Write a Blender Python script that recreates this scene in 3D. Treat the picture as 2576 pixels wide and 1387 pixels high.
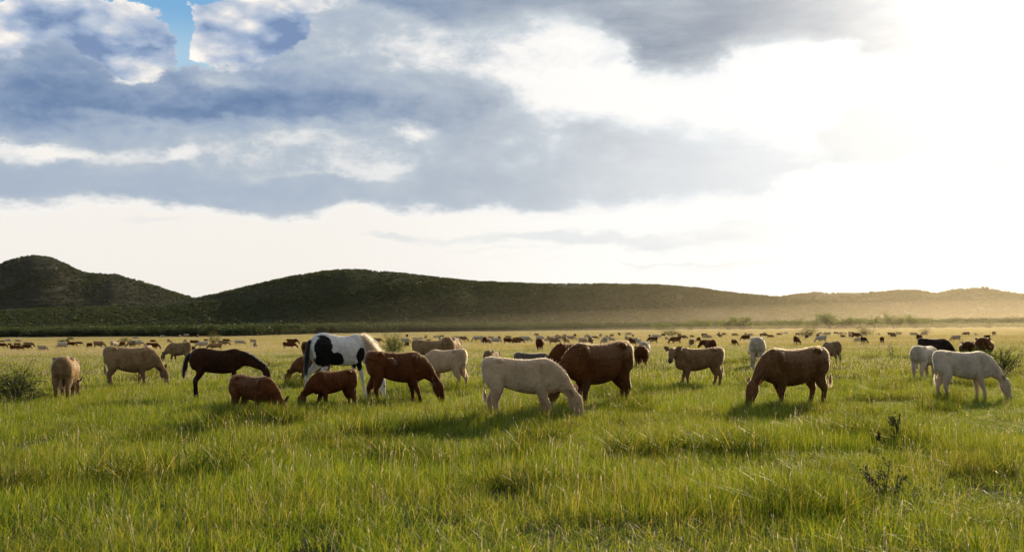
import bpy, bmesh, math, random
import numpy as np
from mathutils import Vector, Matrix, noise as mnoise

for _o in list(bpy.data.objects):
    bpy.data.objects.remove(_o)
SC = bpy.context.scene
COL = SC.collection
rng = np.random.default_rng(7)
random.seed(7)
R = math.radians

# ---------------------------------------------------------------- camera
F_PX = 2504.4            # focal length in pixels of a 2576 wide picture
CAM = Vector((0, 0, 1.66))
_p, _r = math.atan((828 - 693.5) / F_PX), R(0.31)
FW = Vector((0, math.cos(_p), math.sin(_p)))
_r0, _u0 = Vector((1, 0, 0)), Vector((0, -math.sin(_p), math.cos(_p)))
RT = _r0 * math.cos(_r) - _u0 * math.sin(_r)
UP = _u0 * math.cos(_r) + _r0 * math.sin(_r)
cam_data = bpy.data.cameras.new('camera')
cam_data.lens = 35.0
cam_data.sensor_width = 36.0
cam_data.clip_start = 0.1
cam_data.clip_end = 30000
cam_data.dof.use_dof = True
cam_data.dof.focus_distance = 21.0
cam_data.dof.aperture_fstop = 4.0
cam = bpy.data.objects.new('camera', cam_data)
COL.objects.link(cam)
cam.matrix_world = Matrix(((RT.x, UP.x, -FW.x, CAM.x), (RT.y, UP.y, -FW.y, CAM.y), (RT.z, UP.z, -FW.z, CAM.z), (0, 0, 0, 1)))
SC.camera = cam

def ray(x, y):
    """direction through a pixel of the 2576 x 1387 photograph"""
    return (FW + RT * ((x - 1288) / F_PX) + UP * ((693.5 - y) / F_PX)).normalized()

def project(P):
    d = P - CAM
    w = d.dot(FW)
    return 1288 + F_PX * d.dot(RT) / w, 693.5 - F_PX * d.dot(UP) / w

# ---------------------------------------------------------------- sun, sky
SUN_DIR = ray(2470, -30)
SUN_AZ = math.atan2(SUN_DIR.x, SUN_DIR.y)
SUN_EL = math.asin(SUN_DIR.z)
sun_data = bpy.data.lights.new('sun', 'SUN')
sun_data.energy = 5.0
sun_data.angle = R(0.5)
sun_data.color = (1.0, 0.80, 0.50)
sun = bpy.data.objects.new('sun', sun_data)
sun.rotation_euler = (-SUN_DIR).to_track_quat('-Z', 'Y').to_euler()
COL.objects.link(sun)

SC.view_settings.view_transform = 'Standard'
SC.view_settings.look = 'None'
SC.view_settings.gamma = 1.0
SC.view_settings.exposure = 0.0
SC.view_settings.use_curve_mapping = False

world = bpy.data.worlds.new('World')
SC.world = world
world.use_nodes = True
world.cycles.sampling_method = 'MANUAL'
world.cycles.sample_map_resolution = 512
WT = world.node_tree
WT.nodes.clear()

class E:
    """a small expression wrapper: arithmetic on sockets of one node tree"""
    T = WT
    def __init__(s, v): s.v = v
    @staticmethod
    def math(op, *a, clamp=False):
        n = E.T.nodes.new('ShaderNodeMath'); n.operation = op; n.use_clamp = clamp
        for i, x in enumerate(a):
            x = x.v if isinstance(x, E) else x
            if isinstance(x, (int, float)): n.inputs[i].default_value = x
            else: E.T.links.new(x, n.inputs[i])
        return E(n.outputs[0])
    @staticmethod
    def vec(op, *a, out=0):
        n = E.T.nodes.new('ShaderNodeVectorMath'); n.operation = op
        for i, x in enumerate(a):
            x = x.v if isinstance(x, E) else x
            if isinstance(x, (tuple, list, Vector)): n.inputs[i].default_value = tuple(x)
            elif isinstance(x, (int, float)):
                n.inputs[3 if op == 'SCALE' else i].default_value = x
            else: E.T.links.new(x, n.inputs[3 if (op == 'SCALE' and i == 1) else i])
        return E(n.outputs[out])
    def __add__(s, o): return E.math('ADD', s, o)
    def __sub__(s, o): return E.math('SUBTRACT', s, o)
    def __mul__(s, o): return E.math('MULTIPLY', s, o)
    __radd__ = __add__
    __rmul__ = __mul__
    def __rsub__(s, o): return E.math('SUBTRACT', o, s)
    def pow(s, o): return E.math('POWER', s, o)
    def max(s, o): return E.math('MAXIMUM', s, o)
    def min(s, o): return E.math('MINIMUM', s, o)
    def ramp(s, a, b, c=0.0, d=1.0, smooth=True):
        n = E.T.nodes.new('ShaderNodeMapRange')
        n.interpolation_type = 'SMOOTHSTEP' if smooth else 'LINEAR'
        E.T.links.new(s.v, n.inputs[0])
        for i, x in enumerate((a, b, c, d)):
            if isinstance(x, E): E.T.links.new(x.v, n.inputs[i + 1])
            else: n.inputs[i + 1].default_value = x
        return E(n.outputs[0])
    @staticmethod
    def noise(vec, scale, detail=6, rough=0.55, lac=2.0, dist=0.0, off=None):
        if off is not None: vec = E.vec('ADD', vec, off)
        n = E.T.nodes.new('ShaderNodeTexNoise'); n.noise_dimensions = '3D'
        E.T.links.new(vec.v, n.inputs['Vector'])
        n.inputs['Scale'].default_value = scale; n.inputs['Detail'].default_value = detail
        n.inputs['Roughness'].default_value = rough; n.inputs['Lacunarity'].default_value = lac
        n.inputs['Distortion'].default_value = dist
        return E(n.outputs[0])
    @staticmethod
    def mixc(f, a, b):
        n = E.T.nodes.new('ShaderNodeMix'); n.data_type = 'RGBA'; n.clamp_factor = True
        for x, s in ((f, n.inputs[0]), (a, n.inputs[6]), (b, n.inputs[7])):
            x = x.v if isinstance(x, E) else x
            if isinstance(x, (int, float)): s.default_value = x
            elif isinstance(x, (tuple, list)): s.default_value = (*x[:3], 1)
            else: E.T.links.new(x, s)
        return E(n.outputs[2])
    @staticmethod
    def cramp(f, stops):
        n = E.T.nodes.new('ShaderNodeValToRGB'); el = n.color_ramp.elements
        while len(el) > 1: el.remove(el[-1])
        for i, (p, c) in enumerate(stops):
            e = el[0] if i == 0 else el.new(p)
            e.position = p; e.color = (*c[:3], 1)
        E.T.links.new(f.v, n.inputs[0])
        return E(n.outputs[0])
    @staticmethod
    def curve(f, pts):
        """piecewise smooth curve y(x) through points, any range"""
        xs = [p[0] for p in pts]; ys = [p[1] for p in pts]
        x0, x1, y0, y1 = min(xs), max(xs), min(ys) - .01, max(ys) + .01
        g = f.ramp(x0, x1, smooth=False)
        n = E.T.nodes.new('ShaderNodeFloatCurve'); c = n.mapping.curves[0]
        q = [((x - x0) / (x1 - x0), (y - y0) / (y1 - y0)) for x, y in pts]
        c.points[0].location = q[0]; c.points[1].location = q[-1]
        for a in q[1:-1]: c.points.new(*a)
        n.mapping.update()
        E.T.links.new(g.v, n.inputs['Value'])
        return E(n.outputs[0]) * (y1 - y0) + y0
    @staticmethod
    def sep(v):
        n = E.T.nodes.new('ShaderNodeSeparateXYZ'); E.T.links.new(v.v, n.inputs[0])
        return E(n.outputs[0]), E(n.outputs[1]), E(n.outputs[2])
    @staticmethod
    def comb(x, y, z):
        n = E.T.nodes.new('ShaderNodeCombineXYZ')
        for i, a in enumerate((x, y, z)):
            if isinstance(a, E): E.T.links.new(a.v, n.inputs[i])
            else: n.inputs[i].default_value = a
        return E(n.outputs[0])
def sky_coord(x, y):
    d = ray(x, y)
    return math.atan2(d.x, d.y) * 25.044, math.asin(d.z) * 25.044     # hundreds of pixels along azimuth and elevation

def build_sky():
    E.T = WT
    tc = WT.nodes.new('ShaderNodeTexCoord')
    d = E.vec('NORMALIZE', E(tc.outputs['Generated']))
    dx, dy, dz = E.sep(d)
    az = E.math('ARCTAN2', dx, dy) * 25.044
    el = E.math('ARCSINE', dz) * 25.044
    sky = WT.nodes.new('ShaderNodeTexSky'); sky.sky_type = 'NISHITA'; sky.sun_disc = False
    sky.sun_elevation = SUN_EL; sky.sun_rotation = SUN_AZ; sky.air_density = 1.0; sky.dust_density = 1.0
    # cloud space: flattened a little so the clouds lie down
    q = E.vec('MULTIPLY', d, (1.0, 1.0, 1.9))
    big = E.noise(q, 3.2, 3, .5)
    warpn = WT.nodes.new('ShaderNodeTexNoise'); warpn.inputs['Scale'].default_value = 9; warpn.inputs['Detail'].default_value = 7; warpn.inputs['Roughness'].default_value = .62
    WT.links.new(q.v, warpn.inputs['Vector'])
    wv = E.vec('SUBTRACT', E(warpn.outputs['Color']), (.5, .5, .5))
    p = E.vec('ADD', E.comb(az, el, 0), E.vec('MULTIPLY', wv, (2.2, 1.5, 0)))
    psoft = E.vec('ADD', E.comb(az, el, 0), E.vec('MULTIPLY', wv, (3.6, 1.3, 0)))
    wisp = E.noise(E.vec('MULTIPLY', d, (1, 1, 4.5)), 7, 7, .6)
    fluff = E.noise(q, 13, 9, .62, dist=.25)
    fluff2 = E.noise(q, 26, 6, .6, off=(3.1, 1.7, 9.2))
    def blob(x, y, rx, ry, w=1.0, soft=.5, pp=None):
        cx, cy = sky_coord(x, y); sx, sy = 100 / rx, 100 / ry
        n = E.T.nodes.new('ShaderNodeVectorMath'); n.operation = 'MULTIPLY_ADD'
        E.T.links.new((pp or p).v, n.inputs[0]); n.inputs[1].default_value = (sx, sy, 0); n.inputs[2].default_value = (-cx * sx, -cy * sy, 0)
        L = E.vec('LENGTH', E(n.outputs[0]), out=1)
        return L.ramp(1 + soft, 1 - soft, 0, w)
    def total(lst, base=0.0, pp=None):
        s = None
        for b in lst:
            v = blob(*b, pp=pp); s = v if s is None else s + v
        return s + base
    px, py, _ = E.sep(p)
    px0, py0 = az, el
    sx_, sy_, _ = E.sep(psoft)
    # low stratus sheet: everything above its ragged base line
    def line(pts):
        return [sky_coord(x, y) for x, y in pts]
    base = E.curve(px, [(-60, sky_coord(0, 540)[1])] + line([(0, 522), (260, 520), (440, 545), (560, 545), (640, 570), (720, 580), (820, 560), (930, 536), (1120, 541), (1380, 541), (1600, 528), (1850, 505), (2010, 455), (2200, 400)]) + [(20, sky_coord(2400, 380)[1]), (60, sky_coord(2400, 480)[1])])
    low = (py - base + (fluff - .5) * .5 + (wisp - .5) * .4).ramp(-.10, .42)
    top_fade = py.ramp(sky_coord(1288, 470)[1], sky_coord(1288, 300)[1])
    # high dark sheet over the top of the picture
    base2 = E.curve(sx_, [(-60, 12)] + line([(700, -60), (830, -10), (930, 60), (1040, 84), (1180, 104), (1330, 96), (1500, 112), (1600, 170), (1700, 206), (1790, 190), (1880, 150), (2060, 128), (2150, 172), (2320, 168), (2450, 150), (2560, 120)]) + [(40, 14), (60, 12)])
    high = (sy_ - base2).ramp(-.2, .7)
    fa = E.math('ABSOLUTE', fluff2 * 2 - 1.0)            # creases between the puffs
    # layout of thick (+) and thin (-) air
    L = total([
        # dark blue bank on the left
        (60, 225, 400, 85, .50, .6), (430, 235, 420, 60, .26, .7), (150, 320, 300, 40, .20, .7), (620, 285, 420, 45, .16, .6), (900, 275, 330, 50, .16, .6), (560, 180, 160, 22, .20, .6), (830, 210, 200, 70, .14, .7),
        # bright gaps
        (1400, 160, 190, 70, -.40, .5), (1480, 255, 150, 60, -.30, .5), (1650, 250, 200, 70, -.22, .6), (1060, 140, 130, 36, -.20, .6), (560, 205, 90, 22, -.38, .5), (520, 245, 60, 30, -.2, .6), (40, 385, 80, 26, -.26, .6), (160, 385, 60, 24, -.18, .6), (480, 308, 330, 11, -.20, .6), (860, 350, 110, 50, -.15, .7), (1050, 335, 50, 20, -.30, .6), (930, 430, 90, 22, -.16, .6), (460, 385, 40, 18, -.22, .6), (320, 400, 160, 10, -.12, .6), (760, 452, 240, 9, -.10, .6),
        (1800, 280, 330, 45, -.20, .6), (2150, 220, 420, 120, -.5, .5), (2420, 360, 280, 170, -.4, .5),
        (850, 272, 340, 55, .16, .6), (620, 300, 330, 22, .12, .6), (900, 150, 260, 80, .12, .7), (500, 355, 620, 45, .02, .7), (1150, 330, 260, 90, .02, .7), (200, 465, 400, 40, .08, .7), (500, 490, 800, 60, .14, .6), (1250, 500, 500, 50, .05, .6), (1350, 390, 480, 90, .10, .7), (1650, 330, 300, 50, .10, .7), (1800, 430, 400, 75, .16, .7), (1980, 460, 200, 45, .14, .6), (700, 400, 500, 60, -.04, .7),
    ])
    ssx, ssy = sky_coord(2470, -30)
    ang = E.math('ARCTAN2', px0 - ssx, ssy - py0)
    rays = E.noise(E.comb(ang, 0.0, 0.0), 9, 3, .5) - .5
    raym = total([(1500, 400, 520, 150, 1.0, .6)])
    texture = (fluff - .5) * 2.1 + (.28 - fa) * .62 + (big - .5) * .5 + (wisp - .5) * 1.0 + rays * raym * .9
    upper = py.ramp(sky_coord(1288, 520)[1], sky_coord(1288, 330)[1], .25, .9)
    D = low * (L + .36 + texture * upper * .62)
    D = D.ramp(0, .5, 0, .5, smooth=False) + D.ramp(.5, 1.45, 0, .50, smooth=False) + (fluff2 - .5) * .16 * D.ramp(.1, .4)
    # ragged upper edge of that sheet where the cumulus heads stand behind it
    topl = E.curve(px, [(-60, sky_coord(0, 120)[1])] + line([(0, 118), (60, 140), (130, 122), (190, 130), (240, 160), (330, 172), (430, 162), (480, 150), (520, 162), (600, 178), (680, 168), (730, 110), (780, 60), (850, 20), (920, -60)]) + [(12, 16), (60, 16)])
    topm = (topl - py + (fluff - .5) * .9).ramp(-.08, .10)
    # cumulus heads
    def heads(lst): return total(lst, pp=p)
    H = heads([(215, 92, 215, 96, .9, .16), (30, 85, 95, 85, .5, .2), (640, 92, 185, 104, .9, .16), (790, 60, 130, 80, .7, .2), (735, 14, 60, 30, .6, .2)])
    vn = WT.nodes.new('ShaderNodeTexVoronoi'); vn.feature = 'SMOOTH_F1'; vn.normalize = False
    vq = E.vec('ADD', q, E.vec('MULTIPLY', wv, (.05, .05, .05)))
    WT.links.new(vq.v, vn.inputs['Vector']); vn.inputs['Scale'].default_value = 21; vn.inputs['Detail'].default_value = 1; vn.inputs['Roughness'].default_value = .62; vn.inputs['Smoothness'].default_value = .35
    bulge = E(vn.outputs['Distance'])
    cut = total([(438, 72, 26, 84, 1.0, .6), (520, -8, 110, 20, .8, .5)], pp=p)
    Hm = (H + (fluff - .5) * .5 + (.45 - bulge) * .55 - cut * .9 + (fluff2 - .5) * .2).ramp(.22, .44)
    inner = total([(240, 105, 150, 60, .46, .6), (70, 60, 50, 26, .3, .6), (640, 92, 110, 46, .34, .7), (740, 72, 110, 48, .26, .7), (800, 120, 130, 60, .4, .6), (330, 118, 40, 12, .25, .5), (560, 150, 60, 12, .2, .6)])
    HD = (inner + (fluff - .5) * 1.3 + (fluff2 - .5) * .5 + (bulge - .45) * .9 + (H.ramp(.2, 1.0, -.22, .0))).min(1.0)
    headc = E.cramp(HD, [(0.0, (1.02, .98, .91)), (.16, (.95, .91, .86)), (.34, (.72, .73, .76)), (.55, (.50, .57, .69)), (.8, (.31, .41, .59)), (1.0, (.20, .29, .48))])
    D2 = high * ((wisp - .5) * .8 + (fluff - .5) * .35 + .78 - px.ramp(sky_coord(1700, 100)[0], sky_coord(2350, 100)[0], 0, .16))
    D2 = D2 * px.ramp(sky_coord(2500, 100)[0], sky_coord(2290, 100)[0])
    D = D.max(D2)
    # thin bars low down over the hills
    bars = total([(1000, 594, 60, 12, .24, .8), (1300, 603, 330, 14, .20, .9), (1640, 600, 300, 24, .20, .9), (400, 565, 60, 9, .18, .7), (2300, 655, 160, 7, .12, .7), (1700, 655, 240, 6, .10, .7), (2240, 330, 150, 55, .55, .6), (2170, 400, 60, 20, .3, .6), (1720, 660, 500, 12, .10, .8), (2000, 560, 300, 10, .10, .8), (1250, 640, 200, 6, .10, .8), (2500, 400, 50, 16, .24, .6), (2560, 290, 40, 16, .22, .6)])
    # background air: cream near the horizon, whiter to the sun, blue in the gaps
    lowair = E.mixc(el.ramp(0, 9), (.93, .885, .82), (.95, .93, .90))
    lowair = E.mixc(az.ramp(sky_coord(700, 0)[0], sky_coord(1700, 0)[0]), lowair, (1.01, 1.0, .975))
    slotc = E.mixc(el.ramp(sky_coord(438, 150)[1], sky_coord(438, 0)[1]), (.40, .60, .76), (.20, .43, .70))
    blue = (py.ramp(sky_coord(438, 190)[1], sky_coord(438, 150)[1])) * (px.ramp(sky_coord(1000, 50)[0], sky_coord(850, 50)[0]))
    airc = E.mixc(blue, lowair, slotc)
    airc = E.mixc(Hm * blue.ramp(0, .2), airc, headc)
    cloud = E.cramp(D, [(0.0, (.93, .90, .86)), (.10, (.93, .91, .88)), (.24, (.76, .77, .78)), (.42, (.50, .565, .635)), (.60, (.385, .465, .585)), (.80, (.235, .325, .485)), (1.0, (.115, .20, .37))])
    gray = E.cramp(D, [(0.0, (.96, .95, .93)), (.10, (.96, .95, .93)), (.24, (.80, .82, .84)), (.42, (.60, .66, .71)), (.60, (.47, .52, .58)), (.80, (.31, .365, .45)), (1.0, (.21, .26, .35))])
    toright = az.ramp(sky_coord(600, 0)[0], sky_coord(1700, 0)[0])
    cc = E.mixc(toright, cloud, gray)
    cover = E.math('MAXIMUM', D.ramp(0.0, .07) * topm, D2.ramp(0.02, .16))
    rgb = E.mixc(cover, airc, cc)
    lift = az.ramp(sky_coord(1150, 0)[0], sky_coord(1950, 0)[0], 0, .66) * (1.0 - D2.ramp(.15, .5))
    rgb = E.mixc(lift * cover, rgb, (.93, .955, .97))
    rgb = E.mixc((bars * 1.9 + (wisp - .5) * .9).ramp(.05, .62, 0, .58), rgb, (.68, .73, .76))
    sd = E.vec('DOT_PRODUCT', d, SUN_DIR, out=1).max(0.0)
    veil = sd.ramp(.87, 1.0, 0, .84, smooth=False).pow(6.5)
    rgb = E.mixc(veil, rgb, (1.06, 1.05, 1.02))
    rgb = E.vec('ADD', rgb, E.vec('SCALE', E.comb(1.0, .99, .95), sd.pow(220) * .35))
    # behind the camera: ordinary half clouded blue evening sky
    back = E.mixc(E.noise(q, 3.0, 6, .6).ramp(.42, .62), E.vec('ADD', E.vec('SCALE', E(sky.outputs[0]), .08), (.06, .09, .14)), (.42, .37, .31))
    rgb = E.mixc(dy.ramp(.45, .05), rgb, back)
    rgb = E.mixc(dz.ramp(-.01, -.06), rgb, (.10, .10, .06))
    bg = WT.nodes.new('ShaderNodeBackground'); bg.inputs['Strength'].default_value = 0.1
    WT.links.new(E.vec('SCALE', rgb, 10.0).v, bg.inputs['Color'])
    out = WT.nodes.new('ShaderNodeOutputWorld')
    WT.links.new(bg.outputs[0], out.inputs['Surface'])
build_sky()
# ---------------------------------------------------------------- helpers
def link(o, parent=None):
    COL.objects.link(o)
    if parent is not None: o.parent = parent
    return o

def mesh_obj(name, verts, faces, mat=None, parent=None, smooth=True):
    me = bpy.data.meshes.new(name)
    v = np.asarray(verts, dtype=np.float32)
    if isinstance(faces, np.ndarray):
        n, k = faces.shape
        me.vertices.add(len(v)); me.vertices.foreach_set('co', v.ravel())
        me.loops.add(n * k); me.loops.foreach_set('vertex_index', faces.astype(np.int32).ravel())
        me.polygons.add(n); me.polygons.foreach_set('loop_start', np.arange(0, n * k, k, dtype=np.int32))
        me.update(calc_edges=True)
    else:
        me.from_pydata([tuple(map(float, a)) for a in v], [], faces)
        me.update()
    if smooth and len(me.polygons): me.polygons.foreach_set('use_smooth', [True] * len(me.polygons))
    if mat:
        for m in (mat if isinstance(mat, (list, tuple)) else [mat]): me.materials.append(m)
    return link(bpy.data.objects.new(name, me), parent)

def tag(o, label=None, cat=None, group=None, kind=None):
    for k, v in (('label', label), ('category', cat), ('group', group), ('kind', kind)):
        if v: o[k] = v
    return o

def new_mat(name):
    m = bpy.data.materials.new(name); m.use_nodes = True
    m.node_tree.nodes.clear(); E.T = m.node_tree
    return m

def node(kind, **kw):
    n = E.T.nodes.new(kind)
    for k, v in kw.items():
        s = n.inputs[k.replace('_', ' ')] if not k[0].isdigit() else n.inputs[int(k)]
        if isinstance(v, E): E.T.links.new(v.v, s)
        elif hasattr(v, 'node'): E.T.links.new(v, s)
        elif isinstance(v, (tuple, list)) and s.type == 'RGBA': s.default_value = (*v[:3], 1)
        else: s.default_value = v
    return n

def finish(shader, volume=None):
    o = E.T.nodes.new('ShaderNodeOutputMaterial')
    if shader is not None: E.T.links.new(shader.outputs[0] if hasattr(shader, 'outputs') else shader, o.inputs['Surface'])
    if volume is not None: E.T.links.new(volume.outputs[0], o.inputs['Volume'])

def pos(): return E(E.T.nodes.new('ShaderNodeNewGeometry').outputs['Position'])
def obj_co(): return E(E.T.nodes.new('ShaderNodeTexCoord').outputs['Object'])
def obj_random(): return E(E.T.nodes.new('ShaderNodeObjectInfo').outputs['Random'])
def attr(name, out='Fac', instancer=False):
    n = E.T.nodes.new('ShaderNodeAttribute'); n.attribute_name = name
    if instancer: n.attribute_type = 'INSTANCER'
    return E(n.outputs[out])
def add_shader(a, b):
    n = E.T.nodes.new('ShaderNodeAddShader'); E.T.links.new(a.outputs[0], n.inputs[0]); E.T.links.new(b.outputs[0], n.inputs[1]); return n
def mix_shader(f, a, b):
    n = E.T.nodes.new('ShaderNodeMixShader')
    if isinstance(f, E): E.T.links.new(f.v, n.inputs[0])
    else: n.inputs[0].default_value = f
    E.T.links.new(a.outputs[0], n.inputs[1]); E.T.links.new(b.outputs[0], n.inputs[2]); return n
def bump(h, dist, strength=1.0):
    return node('ShaderNodeBump', Height=h, Distance=dist, Strength=strength).outputs[0]

def smooth01(x, a, b):
    t = np.clip((np.asarray(x, float) - a) / (b - a), 0, 1)
    return t * t * (3 - 2 * t)

_vt = rng.random((64, 64))
def vnoise(x, y):
    """cheap tiling value noise, numpy, -1..1"""
    x = np.asarray(x, float); y = np.asarray(y, float)
    xi = np.floor(x).astype(int); yi = np.floor(y).astype(int)
    fx = x - xi; fy = y - yi
    fx = fx * fx * (3 - 2 * fx); fy = fy * fy * (3 - 2 * fy)
    a = _vt[xi % 64, yi % 64]; b = _vt[(xi + 1) % 64, yi % 64]
    c = _vt[xi % 64, (yi + 1) % 64]; d = _vt[(xi + 1) % 64, (yi + 1) % 64]
    return ((a * (1 - fx) + b * fx) * (1 - fy) + (c * (1 - fx) + d * fx) * fy) * 2 - 1
def fbm(x, y, o=4):
    s = 0; a = 1; t = 0
    for i in range(o):
        s = s + a * vnoise(x * 2 ** i + 17.3 * i, y * 2 ** i + 5.1 * i); t += a; a *= .5
    return s / t

# ---------------------------------------------------------------- terrain height of the pasture
_by = [-200, 30, 60, 100, 160, 220, 300, 400, 520, 800, 8000]
_bz = [0, 0, -.2, -.48, -.72, -.62, -.1, .55, 1.1, 4, 60]
def ground_z(X, Y):
    X = np.asarray(X, float); Y = np.asarray(Y, float)
    z = np.interp(Y, _by, _bz)
    tilt = 0.006 * np.clip(X, -300, 300) * smooth01(Y, 25, 130)
    und = .035 * fbm(X * .12, Y * .12, 3) + .10 * fbm(X * .021 + 3, Y * .021, 2) * smooth01(Y, 20, 60)
    return z + tilt + und

def on_ground(x, y):
    """the point of the pasture seen at a pixel of the photograph"""
    d = ray(x, y)
    t = np.concatenate([np.linspace(4, 60, 1200), np.linspace(60, 700, 3000)])
    P = np.array(CAM)[None] + t[:, None] * np.array(d)[None]
    g = P[:, 2] - ground_z(P[:, 0], P[:, 1])
    i = np.argmax(g < 0)
    if g[i] >= 0: i = len(t) - 1
    return Vector((P[i, 0], P[i, 1], float(ground_z(P[i, 0], P[i, 1]))))
# ---------------------------------------------------------------- ground sheet
def ground_material():
    m = new_mat('pasture_soil')
    p = pos()
    _, py, _ = E.sep(p)
    n1 = E.noise(p, .035, 5, .6); n2 = E.noise(p, .6, 5, .65); n3 = E.noise(p, 9, 4, .6)
    near = E.mixc(n2.ramp(.35, .65), (.035, .040, .015), (.060, .070, .022))
    straw = E.mixc(n2.ramp(.3, .7), (.13, .13, .055), (.20, .175, .09))
    far = E.mixc((n1 + (py - 60) * .006).ramp(.45, .8), near, straw)
    far = E.mixc((n1 * .5 + (py - 300) * .004).ramp(.35, .75), far, (.09, .11, .045))
    b = node('ShaderNodeBsdfPrincipled', Base_Color=E.mixc(n3.ramp(.2, .9, 0, .5), far, (.02, .02, .01)), Roughness=1.0, Normal=bump(n3, .04))
    b.inputs['Specular IOR Level'].default_value = .1
    finish(b)
    return m

def build_ground():
    ys = np.concatenate([np.linspace(-300, -10, 8), np.linspace(-6, 60, 90), np.linspace(62, 200, 70), np.linspace(205, 700, 100), np.linspace(720, 2000, 40), np.linspace(2100, 9000, 20)])
    u = np.linspace(-1, 1, 161)
    V = []
    for y in ys:
        w = max(40, 30 + abs(y) * 1.1)
        xs = u * w
        V.append(np.stack([xs, np.full_like(xs, y), ground_z(xs, np.full_like(xs, y))], 1))
    V = np.concatenate(V)
    n = len(u); k = np.arange(len(ys) - 1)[:, None] * n + np.arange(n - 1)[None]
    k = k.ravel()
    F = np.stack([k, k + 1, k + n + 1, k + n], 1)
    o = mesh_obj('ground', V, F, ground_material())
    tag(o, 'grassy earth of the wide flat pasture', 'ground', kind='structure')
build_ground()

# ---------------------------------------------------------------- hills: ridge line, foot and slope of each
def hill_material(name, c0, c1, c2, rock):
    m = new_mat(name)
    p = pos()
    n1 = E.noise(p, .004, 6, .6); n2 = E.noise(p, .05, 6, .68); n3 = E.noise(p, .3, 4, .6)
    c = E.mixc(n1.ramp(.35, .65), c0, c1)
    c = E.mixc((n2 * .6 + n3 * .4).ramp(.50, .62, 0, .85), c, c2)
    r = E.noise(E.vec('MULTIPLY', p, (1, 1, 4)), .012, 7, .7)
    c = E.mixc(r.ramp(.53, .60, 0, rock) * n3.ramp(.4, .55), c, (.22, .19, .14))
    b = node('ShaderNodeBsdfPrincipled', Base_Color=c, Roughness=1.0, Normal=bump(n2 * .7 + n3 * .3, 2.2))
    b.inputs['Specular IOR Level'].default_value = .05
    finish(b)
    return m

def ridge_height(x, y_px, D):
    d = ray(x, y_px)
    t = D / math.hypot(d.x, d.y)
    return math.atan2(d.x, d.y), CAM.z + d.z * t

HILLS = {}
def build_hill(name, label, pts, D, foot, mat, seed, gul=.10, bumps=1.0, back=.5):
    az, h = zip(*[ridge_height(x, y, D) for x, y in pts])
    az = np.array(az); h = np.array(h)
    A = np.linspace(az[0], az[-1], 420)
    # smooth interpolation of the ridge line
    H = np.interp(A, az, h)
    for _ in range(2): H[1:-1] = (H[:-2] + 2 * H[1:-1] + H[2:]) / 4
    T = np.concatenate([np.linspace(0, 1, 110), 1 + np.linspace(.02, 1, 30)])
    a, t = np.meshgrid(A, T)
    Hh = np.broadcast_to(H, a.shape)
    g = fbm(a * 38 + seed, t * 2.2 + seed, 4)
    rr = foot + (D - foot) * np.minimum(t, 1) + D * back * np.maximum(t - 1, 0)
    prof = np.where(t <= 1, np.sin(np.clip(t, 0, 1) * np.pi / 2) ** 1.55, np.cos(np.clip(t - 1, 0, 1) * np.pi / 2) ** 1.2)
    crest = 1 - np.abs(t - 1) ** 2 * .0
    mid = 4 * prof * (1 - prof)
    z0 = 2.0
    z = z0 + (Hh - z0) * prof * (1 + gul * g * mid) + bumps * fbm(a * 160 + seed, t * 14 + seed, 3) * prof * .8
    x = rr * np.sin(a); y = rr * np.cos(a)
    z = np.where(t < .001, ground_z(x, y) - 2.0, z)
    z = np.maximum(z, ground_z(x, y) - 2.0)
    n = len(A)
    k = (np.arange(len(T) - 1)[:, None] * n + np.arange(n - 1)[None]).ravel()
    F = np.stack([k, k + 1, k + n + 1, k + n], 1)
    V = np.stack([x.ravel(), y.ravel(), z.ravel()], 1)
    o = mesh_obj('hill', V, F, mat)
    tag(o, label, 'hill', kind='structure')
    HILLS[name] = (V.reshape(len(T), n, 3), A)
    return o

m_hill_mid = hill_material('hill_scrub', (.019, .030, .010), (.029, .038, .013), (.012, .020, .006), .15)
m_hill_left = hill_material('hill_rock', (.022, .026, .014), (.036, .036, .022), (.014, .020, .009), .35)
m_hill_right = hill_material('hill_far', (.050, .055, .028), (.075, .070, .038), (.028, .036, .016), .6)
build_hill('middle', 'long low scrub covered hill across the middle of the horizon',
           [(-900, 812), (-500, 806), (-200, 796), (0, 784), (150, 776), (300, 771), (400, 765), (490, 752), (560, 738), (650, 716), (720, 700), (800, 687), (870, 680), (920, 681), (1000, 688), (1100, 700), (1200, 710), (1350, 716), (1500, 716), (1650, 719), (1750, 726), (1850, 740), (1950, 748), (2050, 760), (2150, 775), (2250, 790), (2400, 806), (2700, 815)],
           1300, 1010, m_hill_mid, 3.1)
build_hill('left', 'steep dark rocky hill with two humps',
           [(-1200, 770), (-700, 740), (-400, 735), (-200, 716), (-90, 690), (0, 667), (40, 651), (80, 644), (130, 651), (170, 668), (215, 688), (250, 690), (290, 693), (350, 708), (420, 730), (490, 752), (560, 770), (700, 800), (900, 815)],
           2200, 1780, m_hill_left, 9.4, bumps=2.0, gul=.1)
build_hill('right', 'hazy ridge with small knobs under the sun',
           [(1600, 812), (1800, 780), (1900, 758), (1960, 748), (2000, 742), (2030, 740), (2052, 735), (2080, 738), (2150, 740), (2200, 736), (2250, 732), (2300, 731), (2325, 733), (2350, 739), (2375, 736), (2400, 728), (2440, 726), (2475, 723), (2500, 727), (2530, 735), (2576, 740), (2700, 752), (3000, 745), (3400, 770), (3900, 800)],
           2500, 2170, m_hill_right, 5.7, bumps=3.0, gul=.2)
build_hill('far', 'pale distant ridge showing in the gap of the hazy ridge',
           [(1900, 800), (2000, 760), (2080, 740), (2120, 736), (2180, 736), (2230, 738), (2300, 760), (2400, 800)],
           4200, 3300, m_hill_right, 2.2)

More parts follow.
